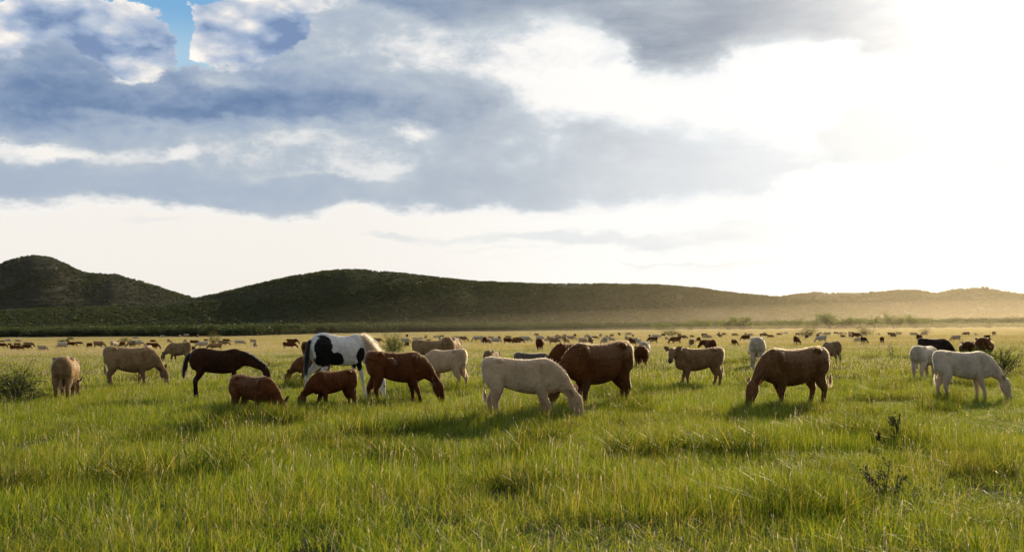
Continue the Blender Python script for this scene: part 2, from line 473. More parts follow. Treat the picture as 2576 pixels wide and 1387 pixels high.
# ---------------------------------------------------------------- haze
def build_box(name, x0, x1, y0, y1, z0, z1, dens, color, aniso, label):
    V = [(x, y, z) for z in (z0, z1) for y in (y0, y1) for x in (x0, x1)]
    F = [(0, 2, 3, 1), (4, 5, 7, 6), (0, 1, 5, 4), (2, 6, 7, 3), (0, 4, 6, 2), (1, 3, 7, 5)]
    m = new_mat(name + '_air')
    v = node('ShaderNodeVolumePrincipled', Color=color, Density=dens, Anisotropy=aniso)
    finish(None, v)
    o = mesh_obj(name, V, F, m, smooth=False)
    tag(o, label, 'haze', kind='stuff')
    return o
HAZE_TOP = max(float(v[0][..., 2].max()) for v in HILLS.values()) + 5
build_box('haze', -9500, 9500, -320, 9050, -8, max(HAZE_TOP, 100), 1.45e-5, (1.0, .90, .74), .86, 'thin golden dust haze over the pasture and hills')

def build_dust():
    """a low lens of dust: thickest in the middle, thinning out to nothing at its rim"""
    V = [(0, 0, 1)]; F = []; n = 48; rows = 10
    for i in range(1, rows * 2):
        t = math.pi * i / (rows * 2)
        V += [(math.sin(t) * math.cos(a), math.sin(t) * math.sin(a), math.cos(t)) for a in np.linspace(0, 2 * np.pi, n, endpoint=False)]
    V.append((0, 0, -1))
    for j in range(n): F.append((0, 1 + j, 1 + (j + 1) % n))
    for i in range(rows * 2 - 2):
        for j in range(n): F.append((1 + i * n + j, 1 + (i + 1) * n + j, 1 + (i + 1) * n + (j + 1) % n, 1 + i * n + (j + 1) % n))
    b = 1 + (rows * 2 - 2) * n
    for j in range(n): F.append((b + j, len(V) - 1, b + (j + 1) % n))
    for (cx, cy, rx, ry, rz, dens) in ((350, 440, 450, 365, 6, 6.5e-4), (350, 455, 480, 385, 15, 1.3e-4), (380, 470, 500, 400, 34, 6.0e-5), (620, 640, 620, 520, 95, 4.0e-5)):
        W = [(x * rx + cx, y * ry + cy, z * rz - 2) for x, y, z in V]
        m = new_mat('dust_air'); finish(None, node('ShaderNodeVolumePrincipled', Color=(1.0, .88, .66), Density=dens, Anisotropy=.82))
        tag(mesh_obj('dust', W, F, m), {6: 'lowest glowing dust layer hugging the far right pasture', 15: 'second golden dust layer, as high as the treeline crowns', 34: 'thin dust drifting just above the right treeline', 95: 'tall faint veil of dust in front of the right hills'}[rz], 'dust', kind='stuff')
build_dust()
# ---------------------------------------------------------------- animals

class Body:
    """collects closed lofts and solids, then fuses them into one continuous skin"""
    def __init__(s): s.V = []; s.F = []; s.n = 0
    def add(s, V, F):
        s.F += [tuple(i + s.n for i in f) for f in F]; s.V.append(np.asarray(V, float)); s.n += len(V)
    def rings(s, R_, cap=True):
        k = len(R_[0]); m = len(R_)
        F = [(i * k + j, i * k + (j + 1) % k, (i + 1) * k + (j + 1) % k, (i + 1) * k + j) for i in range(m - 1) for j in range(k)]
        V = np.concatenate(R_)
        c0, c1 = len(V), len(V) + 1
        V = np.concatenate([V, R_[0].mean(0)[None], R_[-1].mean(0)[None]])
        F += [(c0, (j + 1) % k, j) for j in range(k)] + [(c1, (m - 1) * k + j, (m - 1) * k + (j + 1) % k) for j in range(k)]
        s.add(V, F)
    def trunk(s, st, k=20, narrow=.22, belly=.12):
        """stations (x, top, bottom, half width) along the body"""
        t = np.arange(len(st)); tt = np.linspace(0, len(st) - 1, (len(st) - 1) * 3 + 1)
        st = np.array(st, float)
        S = np.stack([np.interp(tt, t, st[:, i]) for i in range(4)], 1)
        for _ in range(2): S[1:-1] = (S[:-2] + 2 * S[1:-1] + S[2:]) / 4
        a = np.linspace(0, 2 * np.pi, k, endpoint=False)
        R_ = []
        for x, top, bot, w in S:
            c, sn = np.cos(a), np.sin(a)
            y = w * np.sign(c) * np.abs(c) ** .72 * (1 - narrow * np.maximum(sn, 0) ** 2 - belly * np.maximum(-sn, 0) ** 2)
            z = (top + bot) / 2 + (top - bot) / 2 * np.sign(sn) * np.abs(sn) ** .9
            R_.append(np.stack([np.full(k, x), y, z], 1))
        f = R_[0].mean(0); b = R_[-1].mean(0)
        R_ = [f + (R_[0] - f) * .5 + [-.03, 0, 0]] + R_ + [b + (R_[-1] - b) * .5 + [.03, 0, 0]]
        s.rings(R_)
    def tube(s, P, r, k=12, up=(0, 0, 1), sub=3, cap=.7):
        """P path points, r list of radius or (side radius, up radius)"""
        P = np.array(P, float); r = np.array([(a, a) if np.isscalar(a) else a for a in r], float)
        n = len(P); t = np.arange(n); tt = np.linspace(0, n - 1, (n - 1) * sub + 1)
        Q = np.stack([np.interp(tt, t, P[:, i]) for i in range(3)], 1); q = np.stack([np.interp(tt, t, r[:, i]) for i in range(2)], 1)
        if n > 2:
            Q[1:-1] = (Q[:-2] + 2 * Q[1:-1] + Q[2:]) / 4; q[1:-1] = (q[:-2] + 2 * q[1:-1] + q[2:]) / 4
        T = np.gradient(Q, axis=0); T /= np.linalg.norm(T, axis=1)[:, None]
        a = np.linspace(0, 2 * np.pi, k, endpoint=False)
        R_ = []; U = np.array(up, float)
        for i in range(len(Q)):
            S_ = np.cross(U, T[i]);
            if np.linalg.norm(S_) < 1e-3: S_ = np.cross([1, 0, .01], T[i])
            S_ /= np.linalg.norm(S_); N = np.cross(T[i], S_)
            R_.append(Q[i] + np.outer(np.cos(a) * q[i, 0], S_) + np.outer(np.sin(a) * q[i, 1], N))
        def capr(Rg, c, T_, d): return c + (Rg - c) * .6 + T_ * d
        R_ = [capr(R_[0], Q[0], -T[0], q[0].min() * cap)] + R_ + [capr(R_[-1], Q[-1], T[-1], q[-1].min() * cap)]
        s.rings(R_)
    def ball(s, c, r, rot=None, k=12):
        a = np.linspace(0, 2 * np.pi, k, endpoint=False); b = np.linspace(-np.pi / 2, np.pi / 2, k // 2 + 1)[1:-1]
        M = np.array(rot) if rot is not None else np.eye(3)
        R_ = [(np.stack([r[0] * np.cos(a) * np.cos(u), r[1] * np.sin(a) * np.cos(u), np.full(k, r[2] * np.sin(u))], 1) @ M.T) + c for u in b]
        s.rings(R_)
    def build(s, voxel, smooth=4):
        me = bpy.data.meshes.new('tmp'); me.from_pydata([tuple(v) for v in np.concatenate(s.V)], [], s.F); me.update()
        bm = bmesh.new(); bm.from_mesh(me); bmesh.ops.recalc_face_normals(bm, faces=bm.faces); bm.to_mesh(me); bm.free()
        o = bpy.data.objects.new('tmp', me); COL.objects.link(o)
        r = o.modifiers.new('r', 'REMESH'); r.mode = 'VOXEL'; r.voxel_size = voxel
        if smooth:
            q = o.modifiers.new('s', 'SMOOTH'); q.factor = .5; q.iterations = smooth
        dg = bpy.context.evaluated_depsgraph_get(); dg.update()
        m2 = bpy.data.meshes.new_from_object(o.evaluated_get(dg))
        bpy.data.objects.remove(o); bpy.data.meshes.remove(me)
        return m2

def rotz(a): c, s = math.cos(a), math.sin(a); return np.array([[c, -s, 0], [s, c, 0], [0, 0, 1]])

def head_parts(B, poll, f, up, L, k, horse=False):
    """skull lofted from the poll along direction f; returns eye and ear frames"""
    f = np.array(f, float); f /= np.linalg.norm(f); up = np.array(up, float); up -= f * up.dot(f); up /= np.linalg.norm(up)
    side = np.cross(up, f)
    poll = np.array(poll, float)
    if horse:
        P = [(0, .0), (.2, -.01), (.45, -.03), (.7, -.035), (.9, -.035), (1.0, -.05)]
        r = [(.075, .105), (.085, .125), (.068, .10), (.048, .062), (.052, .058), (.04, .045)]
    else:
        P = [(0, .0), (.2, .0), (.45, -.015), (.7, -.03), (.88, -.04), (1.0, -.05)]
        r = [(.105, .125), (.130, .165), (.108, .138), (.082, .098), (.090, .088), (.068, .062)]
    s = L / .5 if not horse else L / .55
    s = min(s, 1.15)
    B.tube([poll + f * a * L + up * b * s for a, b in P], [(x * s, y * s) for x, y in r], up=up, sub=3)
    return poll, f, up, side, L, s

def ear_solid(base, d, wdir, L, W, T=.012, k=8, cup=.35):
    """leaf shaped ear: a thin closed shell pointing along d"""
    d = np.array(d, float); d /= np.linalg.norm(d); w = np.array(wdir, float); w -= d * w.dot(d); w /= np.linalg.norm(w); n = np.cross(d, w)
    V = []; F = []
    rows = [(0, .35), (.15, .7), (.4, 1), (.65, .92), (.85, .6), (1, .08)]
    for t, ww in rows:
        for sgn in (1, -1):
            for c in (-1, -.5, 0, .5, 1):
                V.append(np.array(base) + d * L * t + w * W * .5 * ww * c + n * (cup * W * .5 * ww * (c * c) + sgn * T * .5 * (1 - .8 * abs(c))))
    m = 10
    for i in range(len(rows) - 1):
        for j in range(4):
            F.append((i * m + j, i * m + j + 1, (i + 1) * m + j + 1, (i + 1) * m + j))
            F.append((i * m + 5 + j + 1, i * m + 5 + j, (i + 1) * m + 5 + j, (i + 1) * m + 5 + j + 1))
        F.append((i * m, (i + 1) * m, (i + 1) * m + 5, i * m + 5)); F.append((i * m + 4, i * m + 9, (i + 1) * m + 9, (i + 1) * m + 4))
    F.append(tuple(range((len(rows) - 1) * m, (len(rows) - 1) * m + 5)) + tuple(range((len(rows) - 1) * m + 9, (len(rows) - 1) * m + 4, -1)))
    return np.array(V), F

def cow_mesh(pose='graze', yaw=0.0, step=(0, 0, 0, 0), fat=1.0, calf=0.0, tail='hang', tail_sway=0.0, voxel=.022, reach=0.0, ears=True, hump=0.0, k=1.0, drop=0.0):
    """unit cow facing +x, withers about 1.33 m; calf 0..1 makes legs longer and the barrel lighter"""
    B = Body()
    w = fat * (1 - .12 * calf)
    bl = .12 * calf
    st = [(-.98, 1.27, 1.00, .14), (-.93, 1.355, .84, .23), (-.80, 1.395, .70, .285), (-.60, 1.385, .66 + bl, .30 * w), (-.36, 1.345, .57 + bl * 1.2, .285 * w), (-.05, 1.325, .50 + bl * 1.1, .345 * w), (.22, 1.32, .49 + bl * .9, .335 * w), (.45, 1.35 + hump, .51 + bl * .6, .285 * w), (.62, 1.355 + hump, .56 + bl * .5, .245), (.78, 1.28, .60, .225), (.90, 1.16, .70, .16)]
    B.trunk(st)
    # hook bones, thighs, shoulders
    for sgn in (1, -1):
        B.ball((-.57, sgn * .215 * w, 1.30), (.12, .07, .07))
        B.ball((-.90, sgn * .12, 1.24), (.07, .05, .07))
        B.ball((-.72, sgn * .165, 1.0), (.20, .125, .30))
        B.ball((-.60, sgn * .20 * w, .84), (.16, .09, .17))
        B.ball((.54, sgn * .19 * w, 1.06), (.10, .11, .24))
        B.ball((.60, sgn * .15, .86), (.13, .11, .13))
        B.ball((-.80, sgn * .20, .98), (.13, .10, .24))
        B.ball((.44, sgn * .18 * w, .80), (.12, .085, .14))
    s = step
    lt = 1 + .1 * calf * 0
    def leg(hind, sgn, d):
        y = .165 * sgn
        if hind:
            P = [(-.68, y, .95), (-.62, y * 1.12, .74), (-.72 + d * .45, y * 1.08, .56), (-.83 + d * .75, y, .43), (-.80 + d * .9, y, .26), (-.77 + d, y, .11), (-.73 + d, y, .045), (-.70 + d, y, .0)]
            r = [(.14, .24), (.13, .19), (.10, .13), (.072, .090), (.055, .062), (.058, .062), (.058, .062), (.066, .070)]
        else:
            P = [(.50, y * .95, .92), (.44, y, .70), (.46 + d * .35, y * .95, .52), (.49 + d * .65, y * .92, .38), (.495 + d * .85, y * .92, .24), (.50 + d, y * .92, .11), (.525 + d, y * .92, .045), (.54 + d, y * .92, .0)]
            r = [(.11, .19), (.108, .15), (.088, .10), (.075, .08), (.055, .058), (.058, .062), (.058, .062), (.066, .070)]
        if calf:
            r = [(a * (1 - .04 * calf), b * (1 - .04 * calf)) for a, b in r]
        B.tube(P, r, up=(1, 0, 0), sub=3)
    leg(True, 1, s[0]); leg(True, -1, s[1]); leg(False, 1, s[2]); leg(False, -1, s[3])
    # neck and head; yaw swings them sideways about the chest
    def Y(p, amt=1.0):
        p = np.array(p, float); c = np.array([.60, 0, 0])
        return rotz(yaw * amt) @ (p - c) + c
    side0 = np.array([0, 1, 0])
    hs = 1.0 + .10 * calf
    if pose == 'graze':
        nk = [Y((.52, 0, 1.01), .1), Y((.76, 0, .97), .4), Y((.98 + reach * .5, 0, .84 - drop * .5), .75), Y((1.16 + reach, 0, .68 - drop), 1), Y((1.25 + reach, 0, .58 - drop), 1)]
        nr = [(.205, .36), (.18, .30), (.145, .225), (.105, .14), (.085, .11)]
        poll = Y((1.25 + reach, 0, .57 - drop)); f = rotz(yaw) @ np.array([.46, 0, -.89]); up = rotz(yaw) @ np.array([.89, 0, .46])
        L = .55
    elif pose == 'look':       # head up, face turned to its left
        nk = [(.50, 0, 1.06), (.72, .02, 1.10), (.90, .06, 1.17), (1.02, .12, 1.25)]
        nr = [(.20, .32), (.18, .27), (.145, .20), (.12, .15)]
        poll = np.array((1.04, .14, 1.27)); f = rotz(yaw) @ np.array([.80, 0, -.58]); up = rotz(yaw) @ np.array([.58, 0, .80])
        L = .53
    elif pose == 'level':
        nk = [Y((.50, 0, 1.06), .1), Y((.76, 0, 1.10), .5), Y((1.0, 0, 1.16), .8), Y((1.14, 0, 1.22), 1)]
        nr = [(.20, .32), (.18, .27), (.145, .20), (.12, .15)]
        poll = Y((1.15, 0, 1.22)); f = rotz(yaw) @ np.array([.8, 0, -.6]); up = rotz(yaw) @ np.array([.6, 0, .8]); L = .53
    B.tube(nk, nr, up=(0, 1, 0) if False else (0, 0, 1), sub=4)
    hd = head_parts(B, poll, f, up, L * hs, 12)
    # brisket
    B.ball((.66, 0, .74), (.17, .10, .13))
    # tail
    if tail == 'hang':
        tp = [(-.90, 0, 1.35), (-.985, tail_sway * .1, 1.27), (-.995, tail_sway * .3, 1.05), (-.965, tail_sway * .6, .8), (-.95, tail_sway, .60)]
    elif tail == 'flank':      # swung up along the flank
        tp = [(-.93, 0, 1.31), (-.985, -.13, 1.25), (-.84, -.285, 1.20), (-.55, -.345, 1.16), (-.25, -.375, 1.19)]
    else:
        tp = [(-.93, 0, 1.31), (-1.03, 0, 1.27), (-1.12, tail_sway * .4, 1.1), (-1.13, tail_sway * .8, .85), (-1.10, tail_sway, .65)]
    B.tube(tp, [.035, .030, .024, .02, .017], sub=4, k=8)
    me = B.build(voxel, 7 if voxel < .03 else 1)
    # vertex masks: muzzle, legs
    n = len(me.vertices); co = np.empty(n * 3, np.float32); me.vertices.foreach_get('co', co); co = co.reshape(n, 3)
    poll, f, up, side, L, sc = hd
    al = (co - poll) @ f / L
    near = np.linalg.norm((co - poll) - np.outer((co - poll) @ f, f), axis=1) < .17
    mz = smooth01(al, .80, .92) * near * (al < 1.3)
    face = smooth01(al, .1, .3) * near * (al < 1.3)
    a = me.attributes.new('muzzle', 'FLOAT', 'POINT'); a.data.foreach_set('value', mz.astype(np.float32))
    a = me.attributes.new('face', 'FLOAT', 'POINT'); a.data.foreach_set('value', face.astype(np.float32))
    info = dict(poll=poll, f=f, up=up, side=side, L=L, s=sc, tail_end=np.array(tp[-1]), tail_dir=np.array(tp[-1]) - np.array(tp[-2]), horse=False)
    if ears: add_ears(me, info, calf)
    return me, info

def add_ears(me, info, calf=0.0):
    poll, f, up, side, sc = (info[k] for k in ('poll', 'f', 'up', 'side', 's'))
    bm = bmesh.new(); bm.from_mesh(me)
    info['ears'] = []
    for sgn in (1, -1):
        if info['horse']:
            base = poll + side * sgn * .05 * sc + up * .07 * sc - f * .02
            d = -f * .55 + up * .75 + side * sgn * .25; L = .17; W = .075; wd = side
        else:
            base = poll + side * sgn * .10 * sc + up * .03 * sc + f * .02
            d = side * sgn * .95 + up * .12 - f * .42; L = .27 + .03 * calf; W = .155 + .02 * calf; wd = np.cross(d, up * .4 + f)
            if f[2] < -.75:      # head down: the ears hang out and back
                d = side * sgn * .50 - f * .62 - up * (.30 if sgn < 0 else -.15); wd = np.cross(d, side)
        V, F = ear_solid(base, d, wd, L, W, T=.02, cup=.3)
        vs = [bm.verts.new(v) for v in V]
        lay = bm.verts.layers.float.get('muzzle')
        if lay is not None and not info['horse']:
            for i_, v_ in enumerate(vs): v_[lay] = .62 if (i_ % 5) in (1, 2, 3) and (i_ % 10) < 5 else .12
        for q in F:
            try: bm.faces.new([vs[i] for i in q])
            except ValueError: pass
        info['ears'].append((base, d / np.linalg.norm(d), L, W))
    bm.to_mesh(me); bm.free()

def horse_mesh(pose='low', yaw=0.0, step=(0, 0, 0, 0), voxel=.022, foal=0.0):
    B = Body()
    st = [(-.86, 1.30, 1.08, .10), (-.80, 1.42, .98, .18), (-.68, 1.505, .88, .245), (-.50, 1.535, .83, .27), (-.28, 1.49, .80, .275), (-.05, 1.445, .77, .28), (.15, 1.44, .76, .27), (.32, 1.475, .78, .245), (.46, 1.505, .82, .205), (.60, 1.44, .90, .165), (.70, 1.34, 1.0, .12)]
    B.trunk(st, narrow=.3)
    for sgn in (1, -1):
        B.ball((-.66, sgn * .15, 1.15), (.20, .125, .30)); B.ball((-.54, sgn * .16, 1.0), (.15, .09, .17))
        B.ball((.46, sgn * .13, 1.16), (.14, .10, .26)); B.ball((.42, sgn * .14, .96), (.11, .08, .14))
    def leg(hind, sgn, d):
        y = .145 * sgn
        if hind:
            P = [(-.62, y, 1.10), (-.52, y * 1.12, .90), (-.57 + d * .4, y * 1.08, .73), (-.69 + d * .7, y, .58), (-.67 + d * .8, y, .40), (-.66 + d * .92, y, .20), (-.64 + d, y, .10), (-.60 + d, y, 0)]
            r = [(.12, .21), (.10, .15), (.068, .09), (.048, .062), (.036, .042), (.040, .045), (.036, .04), (.055, .06)]
        else:
            P = [(.46, y * .95, 1.05), (.40, y, .88), (.42 + d * .35, y * .95, .70), (.43 + d * .6, y * .92, .52), (.43 + d * .8, y * .92, .34), (.44 + d * .95, y * .92, .18), (.47 + d, y * .92, .09), (.50 + d, y * .92, 0)]
            r = [(.09, .15), (.075, .10), (.055, .063), (.047, .052), (.033, .037), (.038, .042), (.035, .04), (.052, .058)]
        B.tube(P, r, up=(1, 0, 0), sub=3)
    leg(True, 1, step[0]); leg(True, -1, step[1]); leg(False, 1, step[2]); leg(False, -1, step[3])
    def Y(p, amt=1.0):
        p = np.array(p, float); c = np.array([.5, 0, 0]); return rotz(yaw * amt) @ (p - c) + c
    if pose == 'low':
        nk = [Y((.42, 0, 1.20), .1), Y((.66, 0, 1.20), .4), Y((.92, 0, 1.12), .7), Y((1.16, 0, 1.00), 1), Y((1.32, 0, .90), 1)]
        nr = [(.13, .30), (.11, .225), (.085, .17), (.072, .13), (.068, .105)]
        poll = Y((1.33, 0, .89)); f = rotz(yaw) @ np.array([.42, 0, -.90]); up = rotz(yaw) @ np.array([.90, 0, .42])
    else:
        nk = [Y((.42, 0, 1.18), .1), Y((.64, 0, 1.08), .4), Y((.86, 0, .86), .7), Y((1.03, 0, .60), 1), Y((1.10, 0, .46), 1)]
        nr = [(.13, .30), (.11, .225), (.085, .17), (.072, .13), (.068, .105)]
        poll = Y((1.10, 0, .46)); f = rotz(yaw) @ np.array([.30, 0, -.95]); up = rotz(yaw) @ np.array([.95, 0, .30])
    B.tube(nk, nr, sub=4)
    hd = head_parts(B, poll, f, up, .52 if pose == 'low' else .50, 12, horse=True)
    me = B.build(voxel, 3)
    n = len(me.vertices); co = np.empty(n * 3, np.float32); me.vertices.foreach_get('co', co); co = co.reshape(n, 3)
    poll, f, up, side, L, sc = hd
    al = (co - poll) @ f / L
    a = me.attributes.new('muzzle', 'FLOAT', 'POINT'); a.data.foreach_set('value', (smooth01(al, .8, .95) * (al < 1.3) * (co[:, 0] > 1)).astype(np.float32))
    a = me.attributes.new('face', 'FLOAT', 'POINT'); a.data.foreach_set('value', np.zeros(n, np.float32))
    info = dict(poll=poll, f=f, up=up, side=side, L=L, s=sc, tail_end=np.array((-.86, 0, 1.34)), neck=np.array(nk), neckr=np.array(nr), horse=True)
    add_ears(me, info)
    return me, info

# ---- coats
def coat_material(name, c0, c1, belly=None, muzzle=(.05, .035, .03), curl=0.0, patches=None, legs=None, face=None):
    m = new_mat(name)
    q = obj_co()
    n1 = E.noise(q, 2.6, 4, .6); n2 = E.noise(q, 14, 5, .65, dist=.6); n3 = E.noise(q, 60, 3, .6); n0 = E.noise(E.vec('MULTIPLY', q, (1.5, 1.0, .8)), 5, 3, .5, dist=.4)
    c = E.mixc((n1 * .6 + n2 * .4).ramp(.36, .62), tuple(a * .74 for a in c0), tuple(min(1, a * 1.06) for a in c1))
    _, _, z = E.sep(q)
    if belly: c = E.mixc((z + (n1 - .5) * .3).ramp(.78, .55, 0, .8), c, belly)  # belly tone; on pale coats partly body shading painted into the colour
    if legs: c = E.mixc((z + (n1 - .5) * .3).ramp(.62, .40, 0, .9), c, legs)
    if curl: c = E.mixc(n3.ramp(.35, .62, 0, curl), c, tuple(a * .72 for a in c0))
    if face: c = E.mixc(attr('face') * .8, c, face)
    if patches:
        w = E.vec('ADD', q, E.vec('MULTIPLY', E.vec('SUBTRACT', E(node('ShaderNodeTexNoise', Vector=q, Scale=3.2, Detail=4.0).outputs['Color']), (.5, .5, .5)), (.22, .22, .22)))
        fur = E.vec('ADD', w, E.vec('MULTIPLY', E.vec('SUBTRACT', E(node('ShaderNodeTexNoise', Vector=q, Scale=45.0, Detail=2.0).outputs['Color']), (.5, .5, .5)), (.05, .05, .05)))
        s = None
        for (x, y, z_, rx, ry, rz) in patches['spots']:
            n = E.T.nodes.new('ShaderNodeVectorMath'); n.operation = 'MULTIPLY_ADD'
            E.T.links.new(fur.v, n.inputs[0]); n.inputs[1].default_value = (1 / rx, 1 / ry, 1 / rz); n.inputs[2].default_value = (-x / rx, -y / ry, -z_ / rz)
            L = E.vec('LENGTH', E(n.outputs[0]), out=1).ramp(1.03, .97)
            s = L if s is None else s.max(L)
        c = E.mixc(s, c, patches['color'])
    c = E.mixc(attr('muzzle'), c, muzzle)
    b = node('ShaderNodeBsdfPrincipled', Base_Color=c, Roughness=.72, Normal=bump(n0 * 1.2 + n2 * .16 + n3 * (.18 if curl else .03), .05))
    b.inputs['Specular IOR Level'].default_value = .07
    b.inputs['Sheen Weight'].default_value = .08; b.inputs['Sheen Roughness'].default_value = .45
    E.T.links.new(c.v, b.inputs['Sheen Tint'])
    finish(b)
    return m

def hair_material(name, c, rough=.45):
    m = new_mat(name)
    d = node('ShaderNodeBsdfDiffuse', Color=c)
    t = node('ShaderNodeBsdfTranslucent', Color=tuple(min(1, a ** .6) for a in c))
    h = E.T.nodes.new('ShaderNodeBsdfHairPrincipled')
    h.parametrization = 'COLOR'; h.inputs['Color'].default_value = (*[min(.92, a ** .62) for a in c], 1)
    h.inputs['Roughness'].default_value = rough
    finish(mix_shader(.40, mix_shader(.75, d, t), h))
    return m

def mesh_arrays(me):
    me.calc_loop_triangles()
    n = len(me.vertices); co = np.empty(n * 3, np.float32); me.vertices.foreach_get('co', co)
    no = np.empty(n * 3, np.float32); me.vertices.foreach_get('normal', no)
    t = np.empty(len(me.loop_triangles) * 3, np.int32); me.loop_triangles.foreach_get('vertices', t)
    return co.reshape(n, 3), no.reshape(n, 3), t.reshape(-1, 3)

def curves_obj(name, P, radii, mat, parent):
    """P: strands x points x 3"""
    n, k, _ = P.shape
    cu = bpy.data.hair_curves.new(name)
    cu.add_curves([k] * n)
    cu.attributes['position'].data.foreach_set('vector', P.astype(np.float32).ravel()) if 'position' in cu.attributes else cu.points.foreach_set('position', P.astype(np.float32).ravel())
    a = cu.attributes.get('radius') or cu.attributes.new('radius', 'FLOAT', 'POINT')
    a.data.foreach_set('value', np.broadcast_to(np.asarray(radii, np.float32), (n, k)).ravel())
    cu.materials.append(mat)
    return link(bpy.data.objects.new(name, cu), parent)

def make_coat(me, parent, mat, n, length, seed=1, mane=0.0):
    co, no, t = mesh_arrays(me)
    a, b, c = co[t[:, 0]], co[t[:, 1]], co[t[:, 2]]
    ar = np.linalg.norm(np.cross(b - a, c - a), axis=1)
    r = np.random.default_rng(seed)
    up = no[t[:, 0], 2]; ar = ar * (.035 + 1.0 * smooth01(up, -.1, .45) + .35 * smooth01(np.abs(no[t[:, 0], 0]), .6, .95))  # strands mostly on upward faces, to draw the sunlit rim
    idx = r.choice(len(t), n, p=ar / ar.sum())
    u, v = r.random(n), r.random(n); f = u + v > 1; u[f] = 1 - u[f]; v[f] = 1 - v[f]
    p = a[idx] + (b - a)[idx] * u[:, None] + (c - a)[idx] * v[:, None]
    N = no[t[idx, 0]]
    keep = p[:, 2] > .25
    p, N = p[keep], N[keep]; n = len(p)
    d = N * .42 + np.array([-.5, 0, -.5]) + r.normal(0, .17, (n, 3))
    d /= np.linalg.norm(d, axis=1)[:, None]
    L = length * (.6 + .8 * r.random(n))
    L *= np.interp(p[:, 2], [.3, .6, 1.0], [.6, .8, 1.0]) * (.65 + .75 * smooth01(N[:, 2], 0, .6))
    if mane: L *= 1 + mane * smooth01(N[:, 2], .3, .9) * smooth01(p[:, 0], .2, .6)
    P = np.stack([p - N * .004, p + d * (L * .55)[:, None], p + d * L[:, None] + np.array([0, 0, -1]) * (L * .25)[:, None]], 1)
    return curves_obj('coat', P, [.0016, .0013, .0005], mat, parent)

def strands(name, roots, dirs, length, n, mat, parent, seed=3, spread=.03, droop=.6, k=6, r0=.0022, jitter=.25):
    """hair lock: strands starting at random points along a line of roots"""
    r = np.random.default_rng(seed); roots = np.array(roots, float); dirs = np.array(dirs, float)
    u = r.random(n) * (len(roots) - 1)
    i = np.minimum(u.astype(int), len(roots) - 2) if len(roots) > 1 else np.zeros(n, int)
    fr = (u - i)[:, None]
    if len(roots) > 1:
        p = roots[i] * (1 - fr) + roots[i + 1] * fr; d = dirs[i] * (1 - fr) + dirs[i + 1] * fr
    else: p = np.repeat(roots, n, 0); d = np.repeat(dirs, n, 0)
    p = p + r.normal(0, spread, (n, 3)); d = d / np.linalg.norm(d, axis=1)[:, None] + r.normal(0, jitter, (n, 3))
    hn = np.linalg.norm(d[:, :2], axis=1); k_ = hn < .45; d[k_, :2] *= (.45 / np.maximum(hn[k_], 1e-3))[:, None]
    L = length * (.55 + .6 * r.random(n))
    P = [p]
    for s in range(1, k):
        d = d + np.array([0, 0, -droop]); d /= np.linalg.norm(d, axis=1)[:, None]
        P.append(P[-1] + d * (L / (k - 1))[:, None] + r.normal(0, .004, (n, 3)))
    return curves_obj(name, np.stack(P, 1), np.linspace(r0, r0 * .35, k), mat, parent)

m_eye = new_mat('dark_eye'); _b = node('ShaderNodeBsdfPrincipled', Base_Color=(.01, .008, .006), Roughness=.12); finish(_b)
def plastic(name, c):
    m = new_mat(name); b = node('ShaderNodeBsdfPrincipled', Base_Color=c, Roughness=.5); b.inputs['Transmission Weight'].default_value = 0
    t = node('ShaderNodeBsdfTranslucent', Color=c); finish(mix_shader(.4, b, t)); return m
m_tag_yellow = plastic('yellow_tag_plastic', (.85, .55, .02)); m_tag_red = plastic('red_tag_plastic', (.75, .10, .05))

def add_eyes(info, parent):
    poll, f, up, side, L, s = (info[k] for k in ('poll', 'f', 'up', 'side', 'L', 's'))
    B = Body(); B.ball((0, 0, 0), (.024 * s, .024 * s, .024 * s), k=10)
    me = None
    for sgn in (1, -1):
        c = poll + f * L * .36 + side * sgn * (.088 if not info['horse'] else .068) * s + up * .035 * s
        if me is None:
            o = mesh_obj('eye', np.concatenate(B.V), B.F, m_eye, parent); me = o.data
        else: o = link(bpy.data.objects.new('eye', me), parent)
        o.location = tuple(c)

def add_tag(info, parent, sgn, mat):
    base, d, L, W = info['ears'][0 if sgn > 0 else 1]
    c = np.array(base) + d * L * .55
    B = bmesh.new()
    w, h, t = .030, .065, .004
    shape = [(-w * .4, .02), (w * .4, .02), (w, -.01), (w, -h), (-w, -h), (-w, -.01)]
    vs = [B.verts.new((x, -t, z)) for x, z in shape] + [B.verts.new((x, t, z)) for x, z in shape]
    B.faces.new(vs[:6]); B.faces.new(vs[:5:-1])
    for i in range(6): B.faces.new((vs[i], vs[i + 6], vs[(i + 1) % 6 + 6], vs[(i + 1) % 6]))
    bmesh.ops.recalc_face_normals(B, faces=B.faces)
    me = bpy.data.meshes.new('ear_tag'); B.to_mesh(me); B.free(); me.materials.append(mat)
    o = link(bpy.data.objects.new('ear_tag', me), parent)
    o.location = tuple(c + np.array([0, 0, -.03])); o.rotation_euler = (0, 0, math.atan2(info['f'][1], info['f'][0]) + math.pi / 2)
    return o
